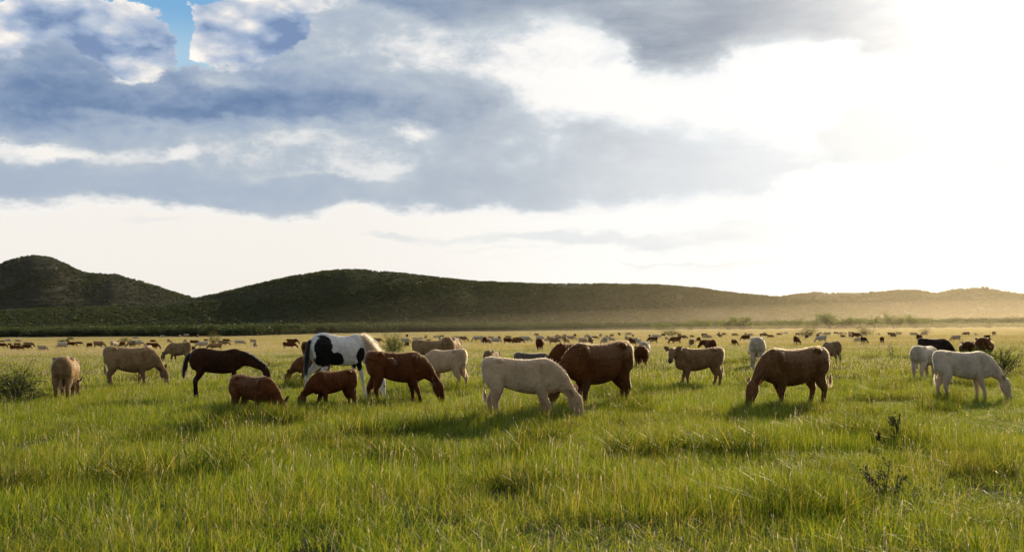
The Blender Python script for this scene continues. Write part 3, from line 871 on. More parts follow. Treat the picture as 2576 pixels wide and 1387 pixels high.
# ---------------------------------------------------------------- the herd
C_RED = ((.105, .031, .008), (.145, .046, .012)); C_BROWN = ((.100, .034, .009), (.145, .054, .015))
C_TAN = ((.29, .175, .080), (.38, .24, .115)); C_CREAM = ((.64, .45, .27), (.74, .55, .36))
C_WHITE = ((.62, .50, .36), (.74, .62, .47)); C_DARK = ((.030, .019, .012), (.045, .028, .018)); C_GREY = ((.10, .08, .06), (.20, .165, .13))
C_FAWN = ((.130, .056, .017), (.185, .083, .027))
COATS = {
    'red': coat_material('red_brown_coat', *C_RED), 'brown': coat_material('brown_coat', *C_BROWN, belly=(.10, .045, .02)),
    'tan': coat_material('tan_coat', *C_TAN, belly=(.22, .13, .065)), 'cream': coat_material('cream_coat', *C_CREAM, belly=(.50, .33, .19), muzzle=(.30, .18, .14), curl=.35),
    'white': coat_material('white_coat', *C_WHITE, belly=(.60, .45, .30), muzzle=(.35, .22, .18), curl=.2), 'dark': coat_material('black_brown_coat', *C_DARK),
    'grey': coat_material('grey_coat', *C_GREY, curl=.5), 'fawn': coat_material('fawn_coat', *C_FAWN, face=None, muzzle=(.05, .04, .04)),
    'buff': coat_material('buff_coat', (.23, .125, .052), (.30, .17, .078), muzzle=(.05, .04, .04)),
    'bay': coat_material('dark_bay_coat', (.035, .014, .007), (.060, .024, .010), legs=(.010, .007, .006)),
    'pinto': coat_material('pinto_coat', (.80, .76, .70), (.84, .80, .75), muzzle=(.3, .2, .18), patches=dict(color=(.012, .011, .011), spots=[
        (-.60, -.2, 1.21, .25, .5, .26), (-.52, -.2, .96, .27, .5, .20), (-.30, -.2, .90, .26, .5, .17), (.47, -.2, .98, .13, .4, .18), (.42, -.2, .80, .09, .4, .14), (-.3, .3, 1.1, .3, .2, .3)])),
}
HAIRS = {k: hair_material(k + '_hair', c) for k, c in dict(red=(.33, .12, .03), brown=(.38, .17, .05), tan=(.52, .33, .15), cream=(.74, .56, .36), white=(.84, .72, .54), dark=(.05, .03, .018), grey=(.30, .25, .19), fawn=(.50, .27, .10), buff=(.58, .36, .16), bay=(.06, .025, .012), pinto=(.85, .80, .72), mane=(.72, .60, .44), black=(.012, .010, .009)).items()}  # body hair set paler than the coats to paint in the rim light

def verts_np(me):
    n = len(me.vertices); co = np.empty(n * 3, np.float32); me.vertices.foreach_get('co', co); return co.reshape(n, 3)

def bbox_px(co, loc, a, sx, s):
    c, sn = math.cos(a), math.sin(a)
    x = co[:, 0] * sx; y = co[:, 1] * (s * .6 + sx * .4 if abs(c) > .7 else sx)
    P = np.stack([loc[0] + x * c - y * sn, loc[1] + x * sn + y * c, loc[2] + co[:, 2] * s], 1) - np.array(CAM)
    w = P @ np.array(FW); px = 1288 + F_PX * (P @ np.array(RT)) / w; py = 693.5 - F_PX * (P @ np.array(UP)) / w
    return px.min(), px.max(), py.min(), py.max()

def stand(o, me, x0, x1, ytop, gy, heading, unit=1.39, lim=(.80, 1.25), sink=.0):
    """puts an animal on the ground where the photograph shows it and sizes it"""
    a = R(heading); co = verts_np(me)
    if len(co) > 3000: co = co[::3]
    xc = (x0 + x1) / 2; loc = on_ground(xc, gy); s = 1.0; sx = 1.0
    for _ in range(7):
        b = bbox_px(co, loc, a, sx, s)
        s *= (gy - ytop) / max(1, gy - b[2])
        sx = s * min(lim[1], max(lim[0], (sx / s) * ((x1 - x0) / (b[1] - b[0])) ** .9))
        b = bbox_px(co, loc, a, sx, s)
        xc += ((x0 + x1) - (b[0] + b[1])) / 2
        loc = on_ground(xc, gy)
    o.location = (loc.x, loc.y, loc.z - sink); o.rotation_euler = (0, 0, a); o.scale = (sx, (s * .6 + sx * .4 if abs(math.cos(a)) > .7 else sx), s)
    return o

def near_cow(coat, box, heading, label, hair=9000, hlen=.020, eye=True, tuft=True, tagside=None, tagmat=None, seed=1, ridge=.4, calf=0.0, group='cattle grazing in the near part of the pasture', **kw):
    me, info = cow_mesh(calf=calf, **kw)
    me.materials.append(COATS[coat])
    name = 'calf' if calf > .5 else 'cow'
    o = link(bpy.data.objects.new(name, me)); me.name = name
    tag(o, label, name, group)
    stand(o, me, *box, heading)
    make_coat(me, o, HAIRS[coat], hair, hlen, seed, mane=ridge)
    if eye: add_eyes(info, o)
    if tuft:
        d = info['tail_dir']; e = info['tail_end']
        strands('tail_tuft', [e - d / np.linalg.norm(d) * .12, e], [d, d], .20, 420, HAIRS[coat], o, seed, spread=.010, droop=.35, jitter=.11)
    if tagside: add_tag(info, o, tagside, tagmat)
    return o

near_cow('tan', (129, 209, 895, 1009), 107, 'tan cow seen from behind beside the dark shrub at the left', yaw=-.20, step=(.05, -.04, .1, -.05), hair=16000, hlen=.025, seed=11, fat=1.12, tail_sway=.02)
near_cow('tan', (259, 426, 870, 974), 12, 'tan cow grazing side on just left of the dark horse', yaw=-.35, step=(-.02, .12, -.24, .02), hair=12000, seed=12, tail_sway=.05, fat=1.05)
near_cow('tan', (408, 477, 859, 914), 170, 'smaller tan cow grazing to the left just beyond the dark horse', yaw=.2, step=(.08, -.08, .1, -.12), hair=7000, seed=13)
near_cow('red', (575, 728, 940, 1060), -40, 'small red-brown calf with a sloping back half sunk in tall grass', calf=1.0, yaw=.1, step=(0, .05, .1, -.1), hair=15000, hlen=.021, seed=15, tail_sway=.03, drop=.0)
near_cow('red', (753, 891, 927, 1037), 213, 'small red-brown calf grazing in front of the pinto horse', calf=1.0, yaw=-.1, step=(0, .1, -.12, .12), hair=15000, hlen=.018, seed=16)
near_cow('red', (919, 1119, 881, 1019), 18, 'red-brown calf with its tail swung along its flank', calf=.7, yaw=-.15, step=(-.06, .16, .06, .22), tail='flank', hair=20000, hlen=.024, ridge=1.0, seed=18)
near_cow('fawn', (714, 838, 892, 971), 184, 'fawn brown calf grazing behind the pinto horse', calf=.6, step=(.1, -.1, .1, -.15), hair=9000, hlen=.021, seed=19)
near_cow('brown', (757, 783, 858, 899), 103, 'brown cow seen from behind left of the pinto rump', hair=2500, eye=False, tuft=False, seed=20)
near_cow('tan', (1036, 1160, 853, 922), 4, 'tan cow standing side on, its front hidden behind another tan rump', step=(.05, -.1, .1, -.1), hair=7000, seed=21, fat=1.1)
near_cow('tan', (1107, 1176, 846, 930), 80, 'bony tan cow seen from behind among the middle group', yaw=-.3, step=(.05, -.1, .1, -.1), hair=7000, seed=22)
near_cow('cream', (1040, 1175, 876, 981), 152, 'curly cream calf grazing behind the red-brown calf', calf=.7, yaw=.1, step=(.05, -.12, .1, -.1), hair=18000, hlen=.028, seed=23)
near_cow('tan', (1215, 1266, 880, 940), 72, 'tan cow rump peeping over the cream calf', hair=5000, hlen=.021, seed=24, eye=False)
near_cow('cream', (1212, 1471, 896, 1060), -4, 'cream coloured calf grazing nearest the camera, in front of the chestnut cow', calf=.85, yaw=-.22, step=(-.02, .2, .0, .20), hair=32000, hlen=.024, seed=25, ridge=.7, tail_sway=-.02)
near_cow('brown', (1376, 1594, 856, 1028), 210, 'big chestnut brown cow standing behind the cream calf', step=(.05, -.1, .04, -.04), hair=28000, hlen=.021, seed=26, fat=1.12, tail_sway=-.03, ridge=.8)
near_cow('red', (1362, 1492, 859, 962), 214, 'darker red-brown cow partly hidden behind the big chestnut cow', hair=9000, seed=27, eye=False)
near_cow('grey', (1293, 1412, 885, 962), 6, 'speckled grey and cream calf between the cream calf and the chestnut cow', calf=.6, hair=14000, hlen=.028, seed=28, eye=False)
near_cow('buff', (1669, 1822, 870, 974), 180, 'fawn calf with raised head looking at the camera', calf=.6, pose='look', yaw=1.15, step=(.0, .13, -.02, .14), hair=18000, hlen=.023, seed=29, tagside=-1, tagmat=m_tag_red, ridge=.3)
near_cow('red', (1755, 1803, 853, 906), 94, 'red-brown cow with a yellow ear tag behind the watching calf', pose='level', yaw=.7, hair=3500, seed=30, eye=False, tagside=1, tagmat=m_tag_yellow)
near_cow('white', (1878, 1927, 846, 927), 77, 'bony white cow seen from behind with a yellow ear tag', yaw=.22, step=(.02, -.05, .1, -.1), hair=9000, seed=31, eye=False, tagside=1, tagmat=m_tag_yellow, tail_sway=-.04)
near_cow('fawn', (1874, 2090, 870, 1026), 202, 'large fawn brown cow grazing with a long hanging tail', yaw=.12, step=(.02, .12, .0, -.28), tail='swing', tail_sway=.05, hair=30000, hlen=.024, seed=32, tagside=1, tagmat=m_tag_red, ridge=.9, fat=1.05)
near_cow('tan', (2062, 2114, 857, 918), 106, 'tan cow flicking its tail beyond the large fawn cow', tail='swing', tail_sway=.1, hair=6000, seed=33, eye=False)
near_cow('white', (2288, 2372, 868, 955), 48, 'white calf seen from behind beside the white grazing calf', calf=.8, hair=12000, hlen=.021, seed=34, step=(.05, -.1, .1, -.1))
near_cow('dark', (2308, 2414, 849, 914), -15, 'black-brown cow behind the two white calves', hair=7000, seed=35, eye=False, fat=1.15)
near_cow('brown', (2410, 2455, 857, 912), 70, 'brown cow seen from behind right of the black-brown cow', hair=5000, seed=36, eye=False, fat=1.1)
near_cow('red', (2450, 2501, 847, 914), 62, 'red-brown cow standing behind the thorny bush at the right', hair=5000, seed=37, eye=False, fat=1.15)
near_cow('white', (2352, 2541, 880, 1008), -4, 'white calf grazing side on at the far right front', calf=.8, yaw=-.1, step=(.0, .17, -.02, .12), hair=24000, hlen=.023, seed=38, ridge=.8)
near_cow('red', (1592, 1634, 868, 930), 83, 'red-brown cow seen from behind right of the big chestnut cow', hair=7000, seed=39, eye=False, fat=1.1)
near_cow('white', (1606, 1637, 858, 918), 80, 'white cow hidden behind a red-brown rump', hair=4000, seed=40, eye=False)
near_cow('red', (1341, 1375, 850, 883), 86, 'dark red cow seen from behind in the dry grass', hair=3000, seed=41, eye=False, tuft=False, fat=1.1)

def build_horses():
    me, info = horse_mesh('low', yaw=-.06, step=(-.06, .04, .0, .12)); me.materials.append(COATS['bay'])
    o = tag(link(bpy.data.objects.new('horse', me)), 'dark bay young horse with lowered head and short black tail', 'horse', 'horses among the cattle')
    stand(o, me, 474, 685, 874, 1006, 12, unit=1.53)
    make_coat(me, o, HAIRS['bay'], 9000, .012, 51); add_eyes(info, o)
    e = np.array((-.86, 0, 1.34))
    strands('tail', [e, e + [-.06, 0, -.08]], [(-1, 0, -.35), (-.7, 0, -1)], .58, 1600, HAIRS['black'], o, 5, spread=.018, droop=.8, jitter=.08, r0=.003)
    nk = info['neck'][1:]; r = info['neckr'][1:]
    tp = [np.array(p) + np.array((.25, 0, .95)) * q[1] * .95 for p, q in zip(nk, r)]
    strands('mane', tp, [(.1, -.5, .5)] * len(tp), .13, 1400, HAIRS['black'], o, 6, spread=.012, droop=.6, jitter=.3, r0=.003)
    me, info = horse_mesh('graze', yaw=-.2, step=(-.30, .10, .0, .18)); me.materials.append(COATS['pinto'])
    o = tag(link(bpy.data.objects.new('horse', me)), 'white and black pinto horse with a pale bristly mane', 'horse', 'horses among the cattle')
    stand(o, me, 764, 975, 836, 1006, 31, unit=1.53)
    make_coat(me, o, HAIRS['pinto'], 7000, .008, 52); add_eyes(info, o)
    strands('tail', [e, e + [-.05, 0, -.1]], [(-1, 0, -.6), (-.6, 0, -1)], .62, 1500, HAIRS['black'], o, 7, spread=.018, droop=1.1, jitter=.08, r0=.003)
    nk = info['neck'][:4]; r = info['neckr'][:4]
    tp = [np.array(p) + np.array((.45, 0, .85)) * q[1] * .95 for p, q in zip(nk, r)]
    strands('mane', tp, [(.45, -.75, .9)] * len(tp), .34, 3600, HAIRS['mane'], o, 8, spread=.02, droop=.42, jitter=.28, r0=.0022, k=7)
build_horses()

# ---- the far herd: shared bodies, one object per animal
def far_body(voxel=.05, **kw):
    me, info = cow_mesh(voxel=voxel, **kw)
    return me
FAR = dict(graze=[far_body(step=(.05, -.1, .1, -.1)), far_body(step=(-.05, .12, -.15, .1), yaw=.5, fat=1.1), far_body(yaw=-.4, fat=.95, calf=.5)], level=[far_body(pose='level')])
STRIPS = {1: (0, 817.6), 2: (377.3, 817.6), 3: (943.4, 817.6), 4: (1257.8, 817.6), 5: (1572.3, 811.3), 6: (1886.7, 811.3), 7: (2198.7, 811.3)}
HERD = {
 1: '0 95 255 290 b R|105 200 228 288 w R|258 378 235 295 c R|-60 140 300 382 r R|130 212 305 345 r R|215 395 300 350 b R|400 608 285 368 t R|145 445 338 432 r R|375 560 330 408 r R|650 838 340 440 c R|968 1142 280 400 w L|1135 1337 280 355 r R|1290 1442 278 335 d R|1140 1192 235 280 r A|1160 1272 200 252 t R|1478 1587 296 382 r A|1600 1832 268 382 t R|1893 2042 268 375 w A|2030 2152 280 368 b A|2150 2337 264 372 t A|2232 2512 250 358 w R|2270 2400 193 238 w R|2398 2690 338 445 c A|2508 2770 296 402 b R',
 2: '0 116 245 296 b R|175 262 168 210 w R|485 537 160 208 w A|563 667 145 195 c L|793 837 153 205 r A|293 387 232 298 t A|563 632 235 292 w A|683 872 252 326 b R|757 1007 270 376 w L|918 1268 303 415 t L|678 768 355 440 r R|924 1002 235 276 b R|1018 1152 250 306 b A|1148 1408 258 342 t R|1240 1398 230 286 b R|1448 1663 251 332 w R|1718 1842 237 308 c R|1768 1867 281 390 w A|2343 2580 230 322 b R|2278 2556 285 395 r R|2498 2562 210 262 w A',
 3: '-40 152 215 288 t R|-60 97 250 410 d A|470 610 214 318 w R|488 588 285 360 d A|524 578 154 203 b A|648 738 205 258 w R|733 835 205 252 w R|838 897 167 234 w A|1003 1082 178 218 w R|1083 1193 200 275 w A|848 1014 235 270 t R|1358 1452 180 232 c R|1288 1384 198 228 b R|1448 1613 183 276 t R|1648 1858 179 275 w L|1812 1858 220 296 w A|1828 2014 194 325 b A|1938 2062 185 225 t R|1988 2194 208 313 w R|2068 2203 187 270 b A|2233 2352 177 222 t R|2218 2364 212 315 r R|2333 2504 235 323 f R|2363 2582 209 312 f R',
 4: '268 402 200 250 d R|333 558 182 288 w R|588 678 135 183 t R|613 784 179 262 w R|778 852 182 278 c A|848 952 192 225 c R|840 1058 210 325 t R|936 1084 168 248 c R|958 1012 157 182 b R|1053 1144 150 248 c A|1090 1197 200 315 t A|1143 1323 175 253 c R|1256 1312 143 203 b A|1443 1584 168 220 w R|1478 1527 145 180 w A|1553 1724 180 225 t R|1362 1504 210 318 c R|1402 1712 200 318 t A|1698 1868 195 310 w A|1863 1983 197 275 w A|1703 1752 140 200 w A|1813 1872 170 225 f A|1878 1952 149 200 t L|2028 2072 122 174 b A|2138 2257 120 176 c L|2258 2312 152 198 b A|2143 2238 180 263 c A|2216 2342 210 335 r A|2313 2447 208 328 w A',
 5: '388 452 200 243 t A|453 629 199 265 w R|348 562 240 350 b L|413 484 230 255 w R|603 692 183 230 b L|688 772 235 298 w A|733 963 232 355 f L|903 967 180 218 b R|898 1088 205 276 t R|1083 1192 280 388 t A|1123 1188 210 250 b R|1213 1293 245 320 b A|1318 1432 180 250 b R|1333 1508 207 272 c R|1563 1632 180 218 b L|1590 1632 155 188 b A|1598 1664 188 245 b A|1643 1692 192 224 t R|1662 1748 168 208 b R|1833 1958 177 228 t R|1836 1942 281 382 b A|1986 2127 205 308 b L|2033 2104 168 218 t A|2103 2214 175 223 c R|2374 2428 158 188 b R|2288 2504 180 240 b R|2438 2568 204 254 b R',
 6: '453 544 172 212 b R|528 568 162 202 c A|588 664 152 196 w R|783 854 170 216 b R|848 948 165 216 c R|743 882 225 372 r A|928 1002 205 268 b A|1123 1208 188 250 r A|1178 1248 160 198 b R|1128 1283 210 335 w L|1232 1384 155 223 c L|1433 1528 150 203 b R|1508 1608 158 204 t L|1548 1658 205 253 b R|1618 1668 162 203 t A|1688 1824 150 210 b R|1692 1764 170 253 c A|1748 1934 168 260 b R|1788 1912 250 338 w L|1903 2033 238 345 d A|2188 2234 170 208 t A|2213 2318 237 340 b A|2358 2518 162 224 b R|2403 2518 198 250 b R',
 7: '613 778 160 224 c R|783 918 152 222 c L|723 847 198 310 b A|1333 1453 210 310 c L|1498 1643 152 221 t L|1722 1784 168 216 w A|1868 1998 205 270 b L|2023 2093 145 218 t A',
}
CN = dict(r=('red', 'rust red'), b=('brown', 'brown'), t=('tan', 'tan'), c=('cream', 'cream'), w=('white', 'white'), d=('dark', 'dark brown'), f=('fawn', 'golden fawn'))
LMARK = [(-50, 'the left edge of the field'), (170, 'the tan cow seen from behind'), (340, 'the side-on tan cow'), (455, 'the smaller tan cow'), (600, 'the dark bay horse'), (860, 'the pinto horse'), (992, 'the round green bush'), (1140, 'the bony tan cow'), (1310, 'the speckled grey calf'), (1490, 'the big chestnut cow'), (1615, 'the pair of rumps'), (1742, 'the watching fawn calf'), (1902, 'the white cow with ear tag'), (2085, 'the large fawn cow'), (2240, 'the bare twiggy sapling'), (2360, 'the black-brown cow'), (2475, 'the thorny bush')]
ORD = ['first', 'second', 'third', 'fourth', 'fifth', 'sixth', 'seventh', 'eighth', 'ninth', 'tenth', 'eleventh', 'twelfth']

def far_herd():
    r = random.Random(5); L = []
    for k, rows in HERD.items():
        ox, oy = STRIPS[k]
        for q in rows.split('|'):
            a, b, c, d, col, face = q.split()
            L.append((ox + float(a) * .1465, ox + float(b) * .1465, oy + float(c) * .1465, oy + float(d) * .1465, col, face))
    count = {}
    L.sort(key=lambda q: q[0] + q[1])
    for x0, x1, y0, y1, col, face in L:
        head = {'R': r.uniform(-28, 12), 'L': 180 + r.uniform(-20, 25), 'A': 90 + r.uniform(-30, 30)}[face]
        key = 'graze'; me = r.choice(FAR[key])
        head -= math.degrees(math.atan((x0 + x1 - 2576) / 2 / F_PX))
        coat, word = CN[col]
        o = link(bpy.data.objects.new('distant_cow', me))
        if not me.materials: me.materials.append(COATS['tan'])
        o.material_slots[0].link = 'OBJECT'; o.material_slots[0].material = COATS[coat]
        g = on_ground((x0 + x1) / 2, y1)
        stand(o, me, x0, x1, y0, y1 + .16 * F_PX / g.y, head, lim=(.85, 1.25))
        xc = (x0 + x1) / 2
        lm = max((m for m in LMARK if m[0] <= xc), key=lambda m: m[0])
        n = count.get((lm[1], word), 0); count[(lm[1], word)] = n + 1
        view = {'R': 'facing right', 'L': 'facing left', 'A': 'seen end on'}[face]
        tag(o, 'far %s cow %s, %s such right of %s' % (word, view, ORD[min(n, 11)], lm[1].replace('tan cow seen from behind', 'tan rump').replace('white cow with ear tag', 'bony white cow').replace('left edge of the field', 'left edge')), 'cow', 'distant cattle scattered over the dry grass')
far_herd()
# ---------------------------------------------------------------- instancing of what nobody could count
def scatter(name, label, protos, P, rot, scl, idx, cat=None, mats=None):
    """one object: a cloud of points that carries the given prototypes (kept out of the scene)"""
    me = bpy.data.meshes.new(name); n = len(P)
    me.vertices.add(n); me.vertices.foreach_set('co', np.asarray(P, np.float32).ravel())
    for nm, v in (('rot', rot), ('scl', scl)):
        a = me.attributes.new(nm, 'FLOAT_VECTOR', 'POINT'); a.data.foreach_set('vector', np.asarray(v, np.float32).ravel())
    a = me.attributes.new('pick', 'INT', 'POINT'); a.data.foreach_set('value', np.asarray(idx, np.int32))
    o = link(bpy.data.objects.new(name, me))
    col = bpy.data.collections.new(name + '_kinds')
    for p in protos: col.objects.link(p)
    g = bpy.data.node_groups.new(name + '_nodes', 'GeometryNodeTree')
    g.interface.new_socket('Geometry', in_out='INPUT', socket_type='NodeSocketGeometry')
    g.interface.new_socket('Geometry', in_out='OUTPUT', socket_type='NodeSocketGeometry')
    N = g.nodes; L = g.links
    gi = N.new('NodeGroupInput'); go = N.new('NodeGroupOutput')
    ci = N.new('GeometryNodeCollectionInfo'); ci.inputs['Collection'].default_value = col
    ci.inputs['Separate Children'].default_value = True; ci.inputs['Reset Children'].default_value = True
    iop = N.new('GeometryNodeInstanceOnPoints'); iop.inputs['Pick Instance'].default_value = True
    def na(nm, t):
        x = N.new('GeometryNodeInputNamedAttribute'); x.data_type = t; x.inputs['Name'].default_value = nm
        return [q for q in x.outputs if q.enabled and q.name == 'Attribute'][0]
    e2r = N.new('FunctionNodeEulerToRotation')
    L.new(na('rot', 'FLOAT_VECTOR'), e2r.inputs[0])
    L.new(gi.outputs[0], iop.inputs['Points']); L.new(ci.outputs[0], iop.inputs['Instance'])
    L.new(na('pick', 'INT'), iop.inputs['Instance Index']); L.new(e2r.outputs[0], iop.inputs['Rotation']); L.new(na('scl', 'FLOAT_VECTOR'), iop.inputs['Scale'])
    L.new(iop.outputs[0], go.inputs[0])
    m = o.modifiers.new('spread', 'NODES'); m.node_group = g
    for p in protos:
        for mt in p.data.materials:
            if mt and mt.name not in [x.name for x in me.materials]: me.materials.append(mt)
    tag(o, label, cat, kind='stuff')
    return o

def proto(name, V, F, mats, mi=None, tint=None, smooth=True):
    o = mesh_obj(name, V, F, mats, smooth=smooth); COL.objects.unlink(o)
    if mi is not None: o.data.polygons.foreach_set('material_index', np.asarray(mi, np.int32))
    if tint is not None:
        a = o.data.attributes.new('tint', 'FLOAT', 'POINT'); a.data.foreach_set('value', np.asarray(tint, np.float32))
    return o

def blades(r, n, size, h, w, lean=.35, seg=3, hvar=.35, curve=.5):
    """n blades over a square patch: quads strips, returns verts, quads, tint per vert"""
    x = (r.random(n) - .5) * size; y = (r.random(n) - .5) * size
    H = h * (1 - hvar + 2 * hvar * r.random(n)) ; a = r.random(n) * 2 * np.pi; fa = r.random(n) * np.pi
    ln = lean * np.abs(r.normal(0, 1, n)); W = w * (.6 + .8 * r.random(n))
    rows = []
    for s in range(seg + 1):
        t = s / seg
        off = ln * H * (t * (1 - curve) + curve * t * t)
        cx = x + np.cos(a) * off; cy = y + np.sin(a) * off; cz = H * t * (1 - .22 * ln * t)
        ww = W * (1 - t ** 1.6 * .92) * .5
        rows.append(np.stack([np.stack([cx - np.cos(fa) * ww, cy - np.sin(fa) * ww, cz], 1), np.stack([cx + np.cos(fa) * ww, cy + np.sin(fa) * ww, cz], 1)], 1))
    V = np.stack(rows, 1).reshape(n, (seg + 1) * 2, 3)
    base = np.arange(n)[:, None, None] * (seg + 1) * 2
    q = np.array([[2 * s, 2 * s + 1, 2 * s + 3, 2 * s + 2] for s in range(seg)])[None]
    F = (base + q).reshape(-1, 4)
    return V.reshape(-1, 3), F, np.repeat(r.random(n), (seg + 1) * 2)

def seed_heads(r, n, size, h, L=.09, w=.012, lean=.22):
    x = (r.random(n) - .5) * size; y = (r.random(n) - .5) * size
    V = []; F = []; k = 0
    for i in range(n):
        a = r.random() * 6.28; ln = abs(r.normal(0, lean)); H = h * (.65 + .6 * r.random()); Lh = L * (.6 + .9 * r.random())
        d = np.array([math.cos(a) * ln, math.sin(a) * ln, 1.0]); d /= np.linalg.norm(d)
        b = np.array([x[i], y[i], 0]); t = b + d * H
        d2 = d + np.array([math.cos(a), math.sin(a), 0]) * (.25 * r.random()); d2 /= np.linalg.norm(d2)
        s = np.array([math.cos(a * 3), math.sin(a * 3), 0]); s2 = np.cross(d, s)
        for u in (s, s2):
            V += [b - u * .0013, b + u * .0013, t + u * .001, t - u * .001]; F.append((k, k + 1, k + 2, k + 3)); k += 4
            m = t + d2 * Lh * .45; e = t + d2 * Lh
            V += [t, m - u * w * .5, e, m + u * w * .5]; F.append((k, k + 1, k + 2, k + 3)); k += 4
    return np.array(V), np.array(F)

def grass_material(name, dryness, gain=1.0):
    m = new_mat(name)
    p = pos(); _, py, _ = E.sep(p)
    t = attr('tint')
    n1 = E.noise(p, .09, 4, .6); n2 = E.noise(p, .9, 3, .6)
    green = E.mixc((t * .75 + n2 * .5).ramp(.28, .95), (.040 * gain, .085 * gain, .007 * gain), (.210 * gain, .278 * gain, .023 * gain))
    green = E.mixc((n1 * .7 + t * .3).ramp(.46, .72, 0, .6), green, (.26 * gain, .26 * gain, .052 * gain))
    straw = E.mixc(t, (.19, .18, .085), (.33, .305, .155))
    dr = (t * .34 + n1 * .9 + (py - 72.0) * .0085 + dryness).ramp(.62, 1.0, 0, .86)
    far = ((py - 250) * .006 + n1 * .5).ramp(.3, .8, 0, .55)
    c = E.mixc(dr, green, straw)
    patch = E.noise(p, .45, 4, .65, off=(11, 3, 0))
    c = E.mixc((patch + t * .2).ramp(.60, .76, 0, .40), c, (.19, .19, .045))
    c = E.mixc(patch.ramp(.42, .30, 0, .55), c, (.045, .085, .014))
    c = E.mixc(t.ramp(.93, .97, 0, .85), c, (.42, .33, .13))
    c = E.mixc(far, c, (.14, .16, .06))
    d = node('ShaderNodeBsdfPrincipled', Base_Color=c, Roughness=.45)
    d.inputs['Specular IOR Level'].default_value = .3
    n = E.T.nodes.new('ShaderNodeMix'); 
    tc = E.vec('MULTIPLY', c, (2.45, 2.15, 1.1))
    tr = node('ShaderNodeBsdfTranslucent', Color=tc)
    finish(mix_shader(.52, d, tr))
    return m
m_grass = grass_material('grass_blade', -.05)
m_tuft = grass_material('tussock_blade', -.5, .62)
m_seed = new_mat('seed_head'); 
_t = attr('tint')
finish(mix_shader(.55, node('ShaderNodeBsdfPrincipled', Base_Color=(.46, .38, .26), Roughness=.8), node('ShaderNodeBsdfTranslucent', Color=(.80, .68, .48))))

def join_parts(parts):
    V = []; F = []; M = []; T = []; k = 0
    for v, f, m, t in parts:
        V.append(v); F.append(f + k); M.append(np.full(len(f), m)); T.append(t if t is not None else np.full(len(v), .5)); k += len(v)
    return np.concatenate(V), np.concatenate(F), np.concatenate(M), np.concatenate(T)

